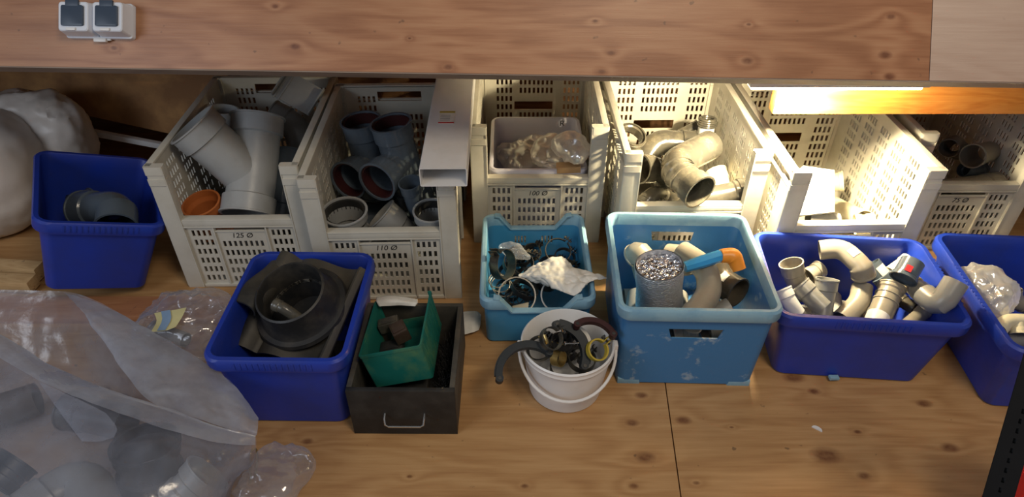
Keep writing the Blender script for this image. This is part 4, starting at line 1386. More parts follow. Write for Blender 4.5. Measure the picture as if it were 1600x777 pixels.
# ---- tub heaped with small bends
S = lambda *a, **k: F(*a, mode='z', **k)
S('pipe_elbow', 'grey bend with its round mouth up in the corner near the pale crate', [(1236, 411, .205), (1243, 440, .15), (1262, 462, .12)], .0285, 'pvct', (1, 0), bend=.04)
S('wye_branch', 'grey Y branch with two raised arms at the tub corner', [(1293, 436, .205), (1288, 465, .16), (1284, 494, .125)], .0265, 'pvc', (1, 0), branch=[((1286, 482, .15), (1249, 445, .185), 1)])
S('pipe_coupler', 'short pale coupler lying behind the Y branch arms', [(1262, 432, .17), (1282, 419, .18)], .022, 'pvct', (1, 1))
S('pipe_elbow', 'white elbow under the slanting arm of the Y branch', [(1223, 452, .17), (1232, 470, .15), (1246, 490, .12)], .022, 'white', (1, 0))
S('pipe_elbow', 'taupe double bend arching highest with a pale sticker', [(1283, 411, .20), (1318, 408, .215), (1348, 436, .20), (1352, 452, .17)], .0275, 'pvct', (0, 1), bend=.05, stick=[sticker_at((1318, 408, .215), (1348, 436, .20), .5, .0275, .024, .024, mode='z', q=1.01)])
S('pipe_elbow', 'taupe bend running down from the arched bend to the rim', [(1350, 448, .165), (1347, 472, .145), (1318, 500, .12)], .0275, 'pvct', (0, 0), bend=.04)
S('pipe_coupler', 'dark coupler with a white sticker and its mouth open upward', [(1361, 413, .195), (1386, 442, .16)], .026, 'pvcd', (0, 1), stick=[sticker_at((1361, 413, .195), (1386, 442, .16), .4, .026, .026, .028, mode='z', q=1.02, out=Vector((.25, -.8, .6)))])
S('pipe_length', 'cream pipe with a collar behind the dark union', [(1384, 428, .17), (1412, 408, .19)], .0165, 'cream', (0, 1))
o = S('union_coupling', 'dark grey union with a red sticker on the yellow labelled pipe', [(1426, 411, .215), (1411, 437, .185)], .030, 'pvcd', (0, 1), slen=.012, stick=[sticker_at((1426, 411, .215), (1411, 437, .185), .65, .030, .015, .018, 'red', mode='z', q=1.15, out=Vector((-.55, -.7, .5)))])
S('pipe_elbow', 'taupe pipe with a yellow sticker running to the last bend', [(1418, 438, .18), (1446, 462, .205)], .0255, 'pvct', (0, 1), stick=[sticker_at((1418, 438, .18), (1446, 462, .205), .4, .0255, .022, .026, 'yellow', mode='z', q=1.01)])
S('pipe_elbow', 'grey bend rising over the tub rim beside the clear bag', [(1444, 460, .228), (1468, 480, .235), (1494, 440, .29)], .0295, 'pvc', (0, 0), bend=.06)
S('pipe_coupler', 'banded taupe coupler pointing at the front rim', [(1391, 446, .20), (1370, 496, .155)], .031, 'pvct', (1, 0), bands=(.5, .3), slen=.014)
S('pipe_coupler', 'white pipe end sticking out of the banded coupler', [(1373, 490, .15), (1364, 512, .135)], .0285, 'white', (0, 0))
S('pipe_coupler', 'small taupe pipe end by the front rim under the last bend', [(1418, 505, .15), (1446, 482, .165)], .0175, 'pvct', (0, 1))
S('pipe_elbow', 'dark elbow hidden below the yellow labelled pipe', [(1404, 466, .12), (1414, 474, .12), (1428, 482, .12)], .018, 'pvcb', (1, 0))
for i, (a, b) in enumerate((((.72, 1.33, .035), (.84, 1.30, .035)), ((.74, 1.43, .035), (.88, 1.45, .035)), ((.90, 1.30, .035), (1.0, 1.37, .035)), ((.95, 1.47, .035), (1.06, 1.42, .035)), ((.80, 1.29, .092), (.77, 1.42, .092)), ((.90, 1.34, .092), (.93, 1.45, .092)), ((.99, 1.33, .092), (1.05, 1.41, .092)))):
    F('pipe_length', 'grey pipe length buried under the heap of small bends', [Vector(a), Vector(b)], .027, 'pvc', (0, 0), group='buried pipe lengths in the heaped tub')

# ---- last tub
S('pipe_elbow', 'dark small elbow with its mouth up beside the clear bag', [(1581, 455, .16), (1583, 472, .13), (1610, 480, .12)], .022, 'pvct', (1, 1), bend=.03)
S('pipe_ring', 'pale metal ring lying around the small elbow in the last tub', [(1592, 488, .10), (1594, 494, .09)], .040, 'white', (0, 0))
S('pipe_tee', 'yellowish pipe tee at the front rim of the last tub', [(1556, 512, .14), (1570, 498, .15), (1625, 500, .15)], .019, 'cream', (1, 1), branch=[((1585, 498, .15), (1588, 520, .13), 1)], bend=.02)
S('pipe_length', 'grey pipe low beneath the yellowish tee', [(1560, 535, .07), (1610, 530, .07)], .022, 'pvc', (0, 1))


# ------------------------------------------------------------------ white flat duct
DU = thing('flat_duct', 'white rectangular plastic duct resting along the 110 crate edge', 'duct')
f0, f1 = Wy(696, 276, 1.50), Vector((-.185, 2.36, .466))
DU.location = Vector((-.177, 1.50, .438))
dm = MB()
W2, H2, Ld = .061, .027, .86
prof_o = [rrect(W2, H2, 0, .004)]
o_r = [[Vector((p.x, y, p.y + H2)) for p in rrect(W2, H2, 0, .004)] for y in (0, Ld)]
i_r = [[Vector((p.x, y, p.y + H2)) for p in rrect(W2 - .002, H2 - .002, 0, .003)] for y in (Ld, 0)]
dm.ringloft(o_r + i_r, close=True)
dm.obj('duct_body', M['white'], DU)
DU.rotation_euler = (0, 0, R(.5))
st = MB().box((-.008, .28, 2 * H2 + .0006), (.045, .075, .0008))
so_ = st.obj('sticker', M['paper'], DU)
for (y, hh, mt) in ((.313, .010, 'yellow'), (.247, .006, 'red')):
    MB().box((-.008, y, 2 * H2 + .0012), (.045, hh, .0008)).obj('printed_stripe', M[mt], so_)
for k in range(4):
    MB().box((-.012, .292 - k * .010, 2 * H2 + .0012), (.028, .002, .0006)).obj('printed_line', M['pvc'], so_)


# ------------------------------------------------------------------ roof flashing in the tub
FL = thing('roof_flashing', 'black moulded roof flashing with a raised pipe collar in the tub', 'roof flashing', (0, 0, 0))
FM = Matrix.Translation(Wz(473, 482, .195)) @ Matrix.Rotation(R(-17), 4, 'Z') @ Matrix.Rotation(R(19), 4, 'X') @ Matrix.Rotation(R(-3), 4, 'Y')
pm = MB()
nx, ny = 44, 44
XW, YW = .126, .140
gr = []
for lay in (0, -.006):
    for i in range(nx):
        for j in range(ny):
            x = -XW + 2 * XW * i / (nx - 1)
            y = -YW + 2 * YW * j / (ny - 1)
            z = .012 * math.cos((x + .02) * 2 * PI / .17) - .35 * max(0, -x - .06) ** 1.0 * .6 + .006 * math.sin(y * 14)
            if x < -.07:
                z += .05 * math.sin(PI * min(1, (-x - .07) / .085))
            rr = math.hypot(x, y)
            if rr < .105:
                z = z * max(0, (rr - .07) / .035) + .01 * (1 - max(0, (rr - .07) / .035))
            if x > .1:
                z += .010 * math.sin((x - .1) * 150)
            gr.append(Vector((x, y, z + lay)))
fs = []


def gid(l, i, j):
    return l * nx * ny + i * ny + j


for i in range(nx - 1):
    for j in range(ny - 1):
        xc = (-XW + 2 * XW * (i + .5) / (nx - 1))
        yc = (-YW + 2 * YW * (j + .5) / (ny - 1))
        if math.hypot(xc, yc) < .080:
            continue
        for l in (0, 1):
            fs.append((gid(l, i, j), gid(l, i + 1, j), gid(l, i + 1, j + 1), gid(l, i, j + 1)))
for i in range(nx - 1):
    for j in (0, ny - 1):
        fs.append((gid(0, i, j), gid(0, i + 1, j), gid(1, i + 1, j), gid(1, i, j)))
for j in range(ny - 1):
    for i in (0, nx - 1):
        fs.append((gid(0, i, j), gid(0, i, j + 1), gid(1, i, j + 1), gid(1, i, j)))
pm.add(gr, fs, FM)
pm.obj('base_sheet', M['lead'], FL)
cm = MB()
prof = [(.122, .004), (.118, .014), (.106, .016), (.100, .024), (.092, .055), (.089, .084), (.084, .087), (.0825, .084), (.082, .02), (.083, -.08), (.087, -.08), (.089, 0.0)]
cm.lathe(prof, n=56, close=True, mat=FM)
cm.obj('pipe_collar', M['rubber'], FL)
cn = MB()
cn.lathe([(.080, .0), (.066, -.05), (.001, -.055), (.001, -.058), (.069, -.053), (.082, .0)], n=40, close=True, mat=FM)
cn.obj('inner_cone', M['dark'], FL)
rl_ = MB()
ra, rb_ = Wz(378, 484, .222), Wz(438, 418, .228)
axr = (rb_ - ra).normalized()
NR = 24
rr_ = []
for i in range(NR):
    t = i / (NR - 1)
    c_ = ra.lerp(rb_, t)
    rad_ = .036 + .006 * math.sin(t * 5)
    side = axr.cross(Vector((0, 0, 1))).normalized()
    prof_ = []
    for k in range(17):
        a = R(-25 + 215 * k / 16)
        prof_.append(c_ + side * math.cos(a) * rad_ * 1.1 + Vector((0, 0, 1)) * math.sin(a) * rad_ * .8)
    for k in range(16, -1, -1):
        a = R(-25 + 215 * k / 16)
        prof_.append(c_ + side * math.cos(a) * (rad_ * 1.1 - .005) + Vector((0, 0, 1)) * math.sin(a) * (rad_ * .8 - .005))
    rr_.append(prof_)
rl_.ringloft(rr_)
rl_.obj('rolled_edge', M['lead'], FL)
F('pipe_nozzle', 'small dusty hooked pipe lying inside the flashing collar', [(430, 476, .262), (444, 482, .26), (470, 500, .225)], .0145, 'pvcb', (1, 0), mode='z', bend=.02)
pb_ = MB()
pb_.ringloft([rrect(.10, .10, z, .02) for z in (.0, .012)], mat=Matrix.Translation((-.53, 1.25, .012)))
for k in range(3):
    pb_.lathe([(.07 - .012 * k, .012 + .03 * k), (.07 - .012 * k, .042 + .03 * k), (.06 - .012 * k, .042 + .03 * k)], c=(-.53, 1.25, .012), n=30)
tag(pb_.obj('flashing_base', M['rubber'], org=pb_.base()), 'stepped black rubber pipe sleeve under the roof flashing', 'rubber sleeve')


# ------------------------------------------------------------------ clamps and brackets
def clamp(label, p, ax, Rr, mat='clamp', wd=.018, th=.002, mode='z', u=None, bolt='clamp', group=None):
    c = (Wz if mode == 'z' else Wy)(*p)
    mb = MB()
    uu, vv = band(mb, c, ax, Rr, wd, th, R(8), R(352), u=u)
    A = Vector(ax).normalized()
    rot = Matrix((uu, vv, A)).transposed().to_4x4()
    for s_ in (-1, 1):
        mb.box((Rr + .010, s_ * .005, 0), (.020, .002, wd), Matrix.Translation(c) @ rot)
    b = mb.base()
    o = tag(mb.obj('pipe_clamp', M[mat], org=b), label, 'pipe clamp', group)
    s_ = MB()
    s_.sweep([c + uu * (Rr + .012) - vv * .012, c + uu * (Rr + .012) + vv * .016], .003, 8)
    s_.sweep([c + uu * (Rr + .012) + vv * .010, c + uu * (Rr + .012) + vv * .015], .006, 6)
    s_.obj('bolt', M[bolt], o, org=b)
    return o


# scooped crate
clamp('tilted dark clamp ring against the scooped crate wall', (785, 412, .115), (.75, -.45, .35), .042, wd=.030, th=.003, u=(0, -.3, 1))
clamp('dark clamp ring lying beside the plastic wrapped part', (820, 415, .095), (.25, -.45, 1), .044, wd=.024, th=.003)
clamp('thin steel ring clamp by the back slots of the scooped crate', (872, 392, .105), (.1, -.5, .8), .038, wd=.008, th=.003, mat='clamp')
clamp('dark hinged clamp under the thin ring clamp', (885, 402, .075), (.2, -.3, .9), .030, wd=.012, th=.003)
clamp('wide clamp arching at the scooped crate front', (808, 462, .110), (.1, -.60, .75), .050, wd=.020, th=.004, mat='clamp', u=(.2, .1, -1))
clamp('pale grey clamp arching behind the bucket rim', (872, 462, .115), (-.1, -.62, .75), .046, wd=.018, th=.004, mat='pvcl', u=(.2, .1, -1))
clamp('dark clamp buried at the centre of the scooped crate', (846, 440, .055), (.3, .2, .9), .038, wd=.018, th=.003)
clamp('dark clamp showing through the wide arching clamp', (805, 466, .045), (.2, -.1, .9), .034, wd=.016, th=.003)
clamp('dark clamp on the crate bottom beside the wall slots', (832, 396, .06), (-.2, -.3, .9), .026, wd=.018, th=.003)
clamp('dark clamp on the crate bottom under the white bag', (890, 438, .05), (-.3, .1, .9), .030, wd=.018, th=.003)
clamp('dark clamp low between the wall and the white bag', (895, 415, .06), (.4, .1, .9), .022, wd=.014, th=.003)
w_ = MB()
for k in range(3):
    cc = Wz(775 + 4 * k, 440 + 5 * k, .07 + .01 * k)
    torus(w_, cc, (.2 * k, -.3, 1), .026 + .004 * k, .0017)
tag(w_.obj('wire_coil', M['pvct'], org=w_.base()), 'loops of pale wire by the scooped crate wall', 'wire')
w_ = MB()
for k in range(8):
    cc = Wz(812 + random.uniform(-8, 8), 470 + random.uniform(-4, 6), .055 + .004 * k)
    torus(w_, cc, (random.uniform(-.3, .3), random.uniform(-.4, .1), 1), .028 + random.uniform(-.006, .006), .0015)
tag(w_.obj('wire_coil', M['bluegrey'], org=w_.base()), 'dark wire coil inside the wide arching clamp', 'wire')

random.seed(11)
for k in range(9):
    clamp('dark clamp buried among the others in the scooped crate', (random.uniform(790, 895), random.uniform(405, 455), .025 + .006 * k), (random.uniform(-.4, .4), random.uniform(-.4, .2), 1), random.uniform(.030, .040), wd=.014, th=.003, group='buried clamps in the scooped crate', mat='dark')
# bucket
for k in range(5):
    clamp('dark clamp buried among the others in the bucket', (random.uniform(868, 912), random.uniform(538, 550), .08 + .012 * k), (random.uniform(-.3, .3), random.uniform(-.3, .2), 1), random.uniform(.022, .027), wd=.018, th=.004, group='buried clamps in the bucket', mat='dark')


def bracket(label, p, ax, Rr, a0, a1, mat, wd=.022, th=.010, u=(1, 0, 0), name='pipe_bracket', lug=True, mode='z'):
    c = (Wz if mode == 'z' else Wy)(*p)
    mb = MB()
    uu, vv = band(mb, c, ax, Rr, wd, th, R(a0), R(a1), u=u, n=26)
    band(mb, c, ax, Rr + th, wd * .45, .004, R(a0 + 6), R(a1 - 6), u=u, n=26)
    b = mb.base()
    o = tag(mb.obj(name, M[mat], org=b), label, 'bracket')
    if lug:
        A = Vector(ax).normalized()
        for a in (a0, a1):
            d = uu * math.cos(R(a)) + vv * math.sin(R(a))
            tn = -uu * math.sin(R(a)) + vv * math.cos(R(a))
            q = c + d * (Rr + th * .5)
            l = MB()
            l.sweep([q - A * wd * .55, q + A * wd * .55], .0095, 16)
            lo_ = l.obj('bolt_lug', M[mat], o, org=b)
            l = MB()
            l.sweep([q - A * wd * .62, q + A * wd * .62], .0045, 12)
            l.obj('lug_pin', M['rubber'], o, org=b)
    return o


bracket('slate grey half ring bracket hanging over the bucket edge', (828, 586, .160), (.10, -.45, 1), .066, 50, 190, 'slate', u=(1, 0, 0), th=.016, wd=.018)
bracket('slate grey curved bracket standing in the middle of the bucket', (868, 555, .150), (.15, -.65, .75), .066, -20, 88, 'slate', th=.020, wd=.024)
bracket('brownish curved bracket at the far bucket edge', (925, 535, .155), (.1, -.3, 1), .050, 20, 130, 'seal', th=.012, wd=.016)
bracket('white ring half sunk behind the slate curved bracket', (898, 535, .14), (.3, -.5, .8), .036, -60, 150, 'paper', th=.006, wd=.006, lug=False, name='plastic_ring')
clamp('dark clamp with a steel bolt in the bucket by the handle', (858, 530, .135), (.4, -.5, .7), .026, wd=.016, th=.003)
clamp('second dark clamp deeper in the bucket below the bolt', (850, 545, .105), (-.3, -.4, .8), .030, wd=.016, th=.003)
clamp('brass coloured clamp low in the bucket near the front', (880, 560, .115), (.7, -.5, .3), .018, wd=.022, th=.003, mat='brass')
clamp('yellow painted clamp at the bucket wall', (935, 548, .120), (.3, -.5, .7), .024, wd=.016, th=.004, mat='yellow')
clamp('dark clamp deep in the bucket under the brackets', (905, 550, .075), (.1, -.2, .9), .034, wd=.018, th=.003)
clamp('dark clamp flat on the bucket bottom', (885, 560, .030), (.0, -.05, 1), .040, wd=.018, th=.003)
s_ = MB()
a, b = Wz(884, 538, .175), Wz(905, 537, .168)
s_.sweep([a, b], .0022, 10)
s_.sweep([a - (b - a).normalized() * .003, a], .0055, 10)
tag(s_.obj('screw', M['steel'], org=s_.base()), 'bright steel screw lying on the bucket brackets', 'screw')
s_ = MB()
a, b = Wz(843, 525, .17), Wz(852, 541, .155)
s_.sweep([a, b], .004, 8)
s_.sweep([a + Vector((.012, .004, 0)), b + Vector((.006, .008, 0))], .004, 8)
tag(s_.obj('brass_pins', M['brass'], org=s_.base()), 'pair of joined brass pins in the bucket', 'pins')
# things in the green bin and the drawer
for (p, d, rz, l, mt) in (((608, 508, .145), (.055, .03, .03), 8, 'brown ceramic block in the green bin by its back wall', 'pvcb'), ((598, 520, .125), (.04, .03, .035), -10, 'darker brown block in the green bin under the upper one', 'brown'), ((626, 520, .135), (.04, .045, .04), 25, 'dark brown block in the middle of the green bin', 'brown'), ((610, 545, .115), (.06, .04, .025), 5, 'flat dark piece at the near side of the green bin', 'rubber'), ((622, 498, .12), (.05, .05, .03), -15, 'dusty dark piece in the far corner of the green bin', 'rubber')):
    m_ = MB()
    m_.box((0, 0, 0), d, Matrix.Translation(Wz(*p)) @ Matrix.Rotation(R(rz), 4, 'Z') @ Matrix.Rotation(R(-14), 4, 'Y'), bev=.004)
    m_.box((0, 0, d[2] * .52), (d[0] * .8, d[1] * .7, .004), Matrix.Translation(Wz(*p)) @ Matrix.Rotation(R(rz), 4, 'Z') @ Matrix.Rotation(R(-14), 4, 'Y'), bev=.001)
    tag(m_.obj('parts_block', M[mt], org=m_.base()), l, 'small part')
br_ = MB()
random.seed(3)
for k in range(150):
    x = -.157 + random.uniform(-.012, .010)
    y = 1.10 + random.uniform(0, .17)
    br_.sweep([Vector((x, y, .014)), Vector((x + random.uniform(-.01, .01), y + random.uniform(-.01, .01), .07)), Vector((x + random.uniform(-.02, .012), y + random.uniform(-.02, .02), random.uniform(.095, .12)))], .0011, 4)
o = tag(br_.obj('bristles', M['black'], org=br_.base()), 'black brush bristles packed beside the green bin', 'bristles', kind='stuff')
m_ = MB().box((-.28, 1.22, .033), (.13, .2, .040), bev=.006)
m_.box((-.28, 1.22, .055), (.13, .17, .008), bev=.003)
tag(m_.obj('metal_case', M['black'], org=m_.base()), 'black metal case on the drawer bottom under the green bin', 'case')


# ------------------------------------------------------------------ bags, sacks, scraps
def catmull(P, t):
    n = len(P) - 1
    x = t * n
    i = min(int(x), n - 1)
    f = x - i
    p0, p1, p2, p3 = P[max(i - 1, 0)], P[i], P[i + 1], P[min(i + 2, n)]
    return .5 * ((2 * p1) + (p2 - p0) * f + (2 * p0 - 5 * p1 + 4 * p2 - p3) * f * f + (3 * p1 - p0 - 3 * p2 + p3) * f ** 3)


def crease(p, seed):
    q = p + Vector((seed * 3.7, seed * 1.3, -seed * 2.1))
    a = 1 - abs(noise.noise(q * 9)) * 2
    b = 1 - abs(noise.noise(q * 21 + Vector((5, 2, 1)))) * 2
    c = 1 - abs(noise.noise(q * 44 + Vector((1, 7, 3)))) * 2
    return a * .55 + b * .3 + c * .15 - .5


def sheet(mb, grid, nu=60, nv=44, amp=.006, seed=1, fade=True, sc=1.0):
    rows = grid
    V, Fc = [], []
    G = []
    for i in range(nv):
        t = i / (nv - 1)
        pass
    cols = []
    for i in range(nu):
        cols.append([catmull(r, i / (nu - 1)) for r in rows])
    G = [[catmull(c, j / (nv - 1)) for j in range(nv)] for c in cols]
    for i in range(nu):
        for j in range(nv):
            a = G[min(i + 1, nu - 1)][j] - G[max(i - 1, 0)][j]
            b = G[i][min(j + 1, nv - 1)] - G[i][max(j - 1, 0)]
            n = a.cross(b)
            n = n.normalized() if n.length > 1e-9 else Vector((0, 0, 1))
            k = crease(G[i][j] * sc, seed) * amp
            V.append(G[i][j] + n * k)
    for i in range(nu - 1):
        for j in range(nv - 1):
            a = i * nv + j
            Fc.append((a, a + nv, a + nv + 1, a + 1))
    mb.add(V, Fc)


def rows_px(*rows):
    return [[Wz(*p) for p in r] for r in rows]


bag = thing('polythene_bag', 'huge cloudy polythene bag slumped in front with pipe fittings inside', 'plastic bag', (-1.0, 1.0, 0))
m1 = MB()
sheet(m1, rows_px([(-80, 452, .20), (50, 454, .20), (130, 462, .20), (240, 520, .20), (350, 588, .20), (402, 655, .19)],
                  [(-80, 500, .15), (40, 500, .15), (125, 515, .15), (220, 565, .15), (320, 630, .15), (398, 672, .16)],
                  [(-80, 560, .08), (40, 570, .07), (120, 590, .06), (210, 640, .06), (310, 690, .06), (396, 690, .12)],
                  [(-80, 680, .02), (40, 690, .012), (110, 700, .012), (200, 730, .012), (290, 760, .012), (392, 705, .06)],
                  [(-80, 1000, .012), (40, 1000, .012), (110, 1000, .012), (200, 1000, .012), (290, 950, .012), (380, 800, .012)]), amp=.012, seed=2)
o = m1.obj('back_sheet', M['film'], bag, org=bag.location, ang=80)
m1 = MB()
sheet(m1, rows_px([(-80, 490, .225), (0, 524, .235), (80, 574, .245), (170, 612, .25), (260, 640, .245), (340, 668, .225), (400, 682, .19)],
                  [(-80, 530, .24), (0, 560, .25), (80, 606, .26), (170, 642, .262), (260, 668, .255), (340, 690, .225), (399, 700, .165)],
                  [(-80, 640, .25), (0, 660, .26), (80, 690, .27), (160, 715, .272), (250, 728, .265), (330, 735, .225), (392, 722, .11)],
                  [(-80, 780, .24), (0, 790, .25), (80, 800, .255), (160, 800, .255), (240, 800, .24), (315, 790, .19), (370, 750, .06)],
                  [(-80, 1000, .15), (0, 1000, .15), (80, 990, .15), (150, 980, .15), (225, 960, .14), (300, 900, .09), (352, 800, .02)],
                  [(-80, 1200, .012), (0, 1200, .012), (80, 1180, .012), (140, 1160, .012), (210, 1130, .012), (280, 1030, .012), (330, 850, .012)]), amp=.016, seed=5, sc=.8)
m1.obj('front_sheet', M['film'], bag, org=bag.location, ang=80)
m1 = MB()
sheet(m1, rows_px([(100, 458, .201), (150, 472, .203), (250, 524, .204), (352, 590, .204), (403, 655, .192)],
                  [(118, 474, .222), (180, 512, .226), (265, 560, .226), (345, 612, .222), (403, 666, .20)],
                  [(132, 492, .224), (196, 560, .232), (262, 604, .238), (330, 640, .230), (402, 676, .20)],
                  [(140, 500, .212), (196, 585, .222), (240, 630, .24), (325, 660, .228), (400, 682, .191)]), amp=.008, seed=9)
m1.obj('folded_flap', M['fold'], bag, org=bag.location, ang=80)
m1 = MB()
sheet(m1, rows_px([(-80, 484, .229), (0, 521, .239), (80, 571, .249), (170, 609, .254), (260, 637, .249), (340, 666, .229), (399, 681, .194)],
                  [(-80, 500, .246), (0, 536, .256), (80, 588, .266), (170, 624, .270), (260, 652, .264), (340, 677, .236), (399, 688, .19)],
                  [(-80, 510, .244), (0, 560, .262), (80, 604, .272), (160, 636, .278), (250, 668, .272), (340, 692, .240), (399, 696, .18)]), amp=.004, seed=12)
m1.obj('hem_band', M['fold'], bag, org=bag.location, ang=80)
m1 = MB()
sheet(m1, rows_px([(60, 596, .280), (110, 618, .284), (165, 645, .288)], [(90, 640, .284), (125, 650, .288), (182, 668, .288)], [(128, 690, .286), (150, 690, .290), (178, 684, .288)]), 30, 24, amp=.006, seed=14)
m1.obj('inner_fold', M['film'], bag, org=bag.location, ang=80)
m1 = MB()
ridge = [Wz(*p) for p in [(-80, 490, .227), (0, 524, .237), (80, 574, .247), (170, 612, .252), (260, 640, .247), (340, 668, .227), (399, 682, .192)]]
m1.sweep([catmull(ridge, i / 60) for i in range(61)], .0022, 8)
m1.obj('bag_hem', M['film3'], bag, org=bag.location)
S('pipe_elbow', 'big grey bend inside the polythene bag', [(50, 800, .07), (140, 735, .07), (175, 830, .06)], .050, 'pvc', (1, 1), bend=.1)
S('pipe_coupler', 'dark wide coupler inside the polythene bag, mouth upward', [(225, 695, .17), (236, 752, .07)], .062, 'dark', (1, 1), slen=.03)
S('pipe_coupler', 'pale wide coupler inside the bag near its closed corner', [(285, 790, .06), (330, 742, .10)], .048, 'pvcl', (1, 1), slen=.03)
S('pipe_length', 'dark brown pipe deep inside the polythene bag', [(-60, 660, .05), (60, 622, .05)], .040, 'brown', (1, 0))
S('pipe_coupler', 'blue grey coupler inside the bag near its open side', [(-10, 760, .12), (30, 720, .13)], .040, 'bluegrey', (1, 1))
S('pipe_length', 'dark pipe length inside the bag behind the big bend', [(110, 640, .05), (200, 660, .05)], .042, 'dark', (1, 0))


def blob(mb, c, dims, amp=.012, seed=1, rot=0, n=5, sq=.8, flat=True):
    bm = bmesh.new()
    bmesh.ops.create_icosphere(bm, subdivisions=n, radius=1)
    Rm = Matrix.Rotation(R(rot), 3, 'Z')
    for v in bm.verts:
        p = v.co
        p = Vector([math.copysign(abs(x) ** sq, x) for x in p])
        q = Vector((p.x * dims[0] / 2, p.y * dims[1] / 2, p.z * dims[2] / 2))
        k = crease(q * 1.0, seed) * amp + noise.noise(q * 5 + Vector((seed, 0, 0))) * amp * 1.5
        q += v.co.normalized() * k
        if flat and q.z < -dims[2] * .42:
            q.z = -dims[2] * .42 + (q.z + dims[2] * .42) * .05
        v.co = Rm @ q + Vector(c)
    mb.add([v.co.copy() for v in bm.verts], [[v.index for v in f.verts] for f in bm.faces])
    bm.free()


def bagobj(name, label, cat, c, dims, mat, amp=.012, seed=1, rot=0, n=5, sq=.8, parts=(), tilt=None):
    mb = MB()
    blob(mb, (0, 0, 0), dims, amp, seed, rot, n, sq)
    if tilt:
        E_ = Euler([R(x) for x in tilt]).to_matrix()
        mb.v = [E_ @ v for v in mb.v]
    mb.v = [v + Vector(c) for v in mb.v]
    b = mb.base()
    return tag(mb.obj(name, M[mat], org=b, ang=60), label, cat), b


# sack at the far left
o, b = bagobj('white_sack', 'large dull white plastic sack behind the tilted tub', 'sack', (-1.89, 1.93, .205), (.66, .44, .46), 'sack', .016, 4, 12, 5, .85)
ts = MB()
blob(ts, (-1.64, 2.12, .26), (.34, .20, .32), .022, 8)
ts.obj('crumpled_neck', M['sack'], o, org=b)
# bags in the pale tray
bagobj('parts_bag', 'milky bag of small parts filling the pale violet tray', 'plastic bag', (.02, 2.05, .215), (.16, .18, .09), 'film3', .034, 3, 20)
bagobj('parts_bag', 'milky bag slumped over the tray rim beside the cardboard piece', 'plastic bag', (.155, 2.00, .235), (.14, .15, .07), 'film3', .032, 6, -15)
bagobj('parts_bag', 'bright glossy bag end against the lit side of crate 100', 'plastic bag', (.205, 1.96, .265), (.10, .13, .07), 'film3', .026, 13, 30)
o = MB().box((0, 0, 0), (.075, .035, .022), Matrix.Translation(Wz(888, 262, .27)) @ Matrix.Rotation(R(3), 4, 'Z'), bev=.001)
o.box((.02, 0, .0115), (.002, .034, .001), Matrix.Translation(Wz(888, 262, .27)) @ Matrix.Rotation(R(3), 4, 'Z'))
tag(o.obj('cardboard_box', M['cardboard'], org=o.base()), 'little brown cardboard box at the tray edge', 'box')
# scooped crate bags
sf = MB()
sheet(sf, [[Wz(*p) for p in r] for r in ([(816, 436, .12), (845, 418, .15), (880, 411, .155), (905, 425, .15), (952, 440, .175)], [(818, 440, .125), (850, 434, .158), (885, 430, .165), (915, 438, .165), (945, 443, .172)], [(845, 446, .12), (862, 448, .15), (895, 452, .155), (920, 452, .16), (930, 447, .17)], [(868, 452, .115), (876, 460, .14), (900, 468, .145), (912, 464, .15), (920, 452, .165)])], 70, 50, .014, 4, sc=2.2)
o = sf.obj('paper_bag', M['paper'], org=sf.base(), ang=60)
so_ = o.modifiers.new('thickness', 'SOLIDIFY')
so_.thickness = .002
tag(o, 'crumpled whitish bag draped across the scooped crate clamps', 'bag')
bagobj('parts_bag', 'clear wrapped part with a label at the far side of the scooped crate', 'plastic bag', tuple(Wz(808, 395, .13)), (.11, .04, .03), 'film2', .016, 17, -35)
m_ = MB()
sheet(m_, [[Wz(*p) for p in r] for r in ([(800, 478, .10), (826, 472, .11)], [(802, 486, .10), (825, 484, .105)], [(806, 492, .09), (824, 492, .09)])], 10, 10, .003, 3)
o = m_.obj('paper_scrap', M['cream'], org=m_.base())
o.modifiers.new('thickness', 'SOLIDIFY').thickness = .001
tag(o, 'cream paper scrap at the dipped front of the scooped crate', 'paper')
# last tub bag
bagobj('parts_bag', 'clear crumpled bag leaning on the rim of the last tub', 'plastic bag', tuple(Wz(1535, 455, .17)), (.09, .17, .12), 'film3', .034, 21, 20)
# small bag with a sticker beside the flashing tub
o, b = bagobj('clear_bag', 'clear glossy bag with a yellow and blue sticker behind the polythene bag', 'plastic bag', tuple(Wz(290, 500, .07)), (.27, .25, .14), 'film2', .034, 31, 10)
st = MB()
sheet(st, [[Wz(*p) for p in r] for r in ([(252, 487, .155), (278, 483, .16), (302, 478, .16)], [(256, 500, .157), (276, 497, .162), (296, 492, .16)], [(247, 516, .15), (270, 514, .157), (286, 508, .155)])], 10, 8, .001, 3)
so_ = st.obj('sticker', M['paleyellow'], o, org=b)
st = MB()
sheet(st, [[Wz(*p) + Vector((0, 0, .002)) for p in r] for r in ([(263, 485, .158), (277, 483, .16)], [(265, 499, .16), (279, 497, .162)], [(257, 515, .156), (270, 514, .157)])], 6, 6, .0, 3)
st.obj('sticker_band', M['paleblue'], o, org=b)
S('pipe_coupler', 'slim grey piece inside the clear glossy bag', [(240, 512, .05), (290, 530, .05)], .020, 'pvc', (1, 0))
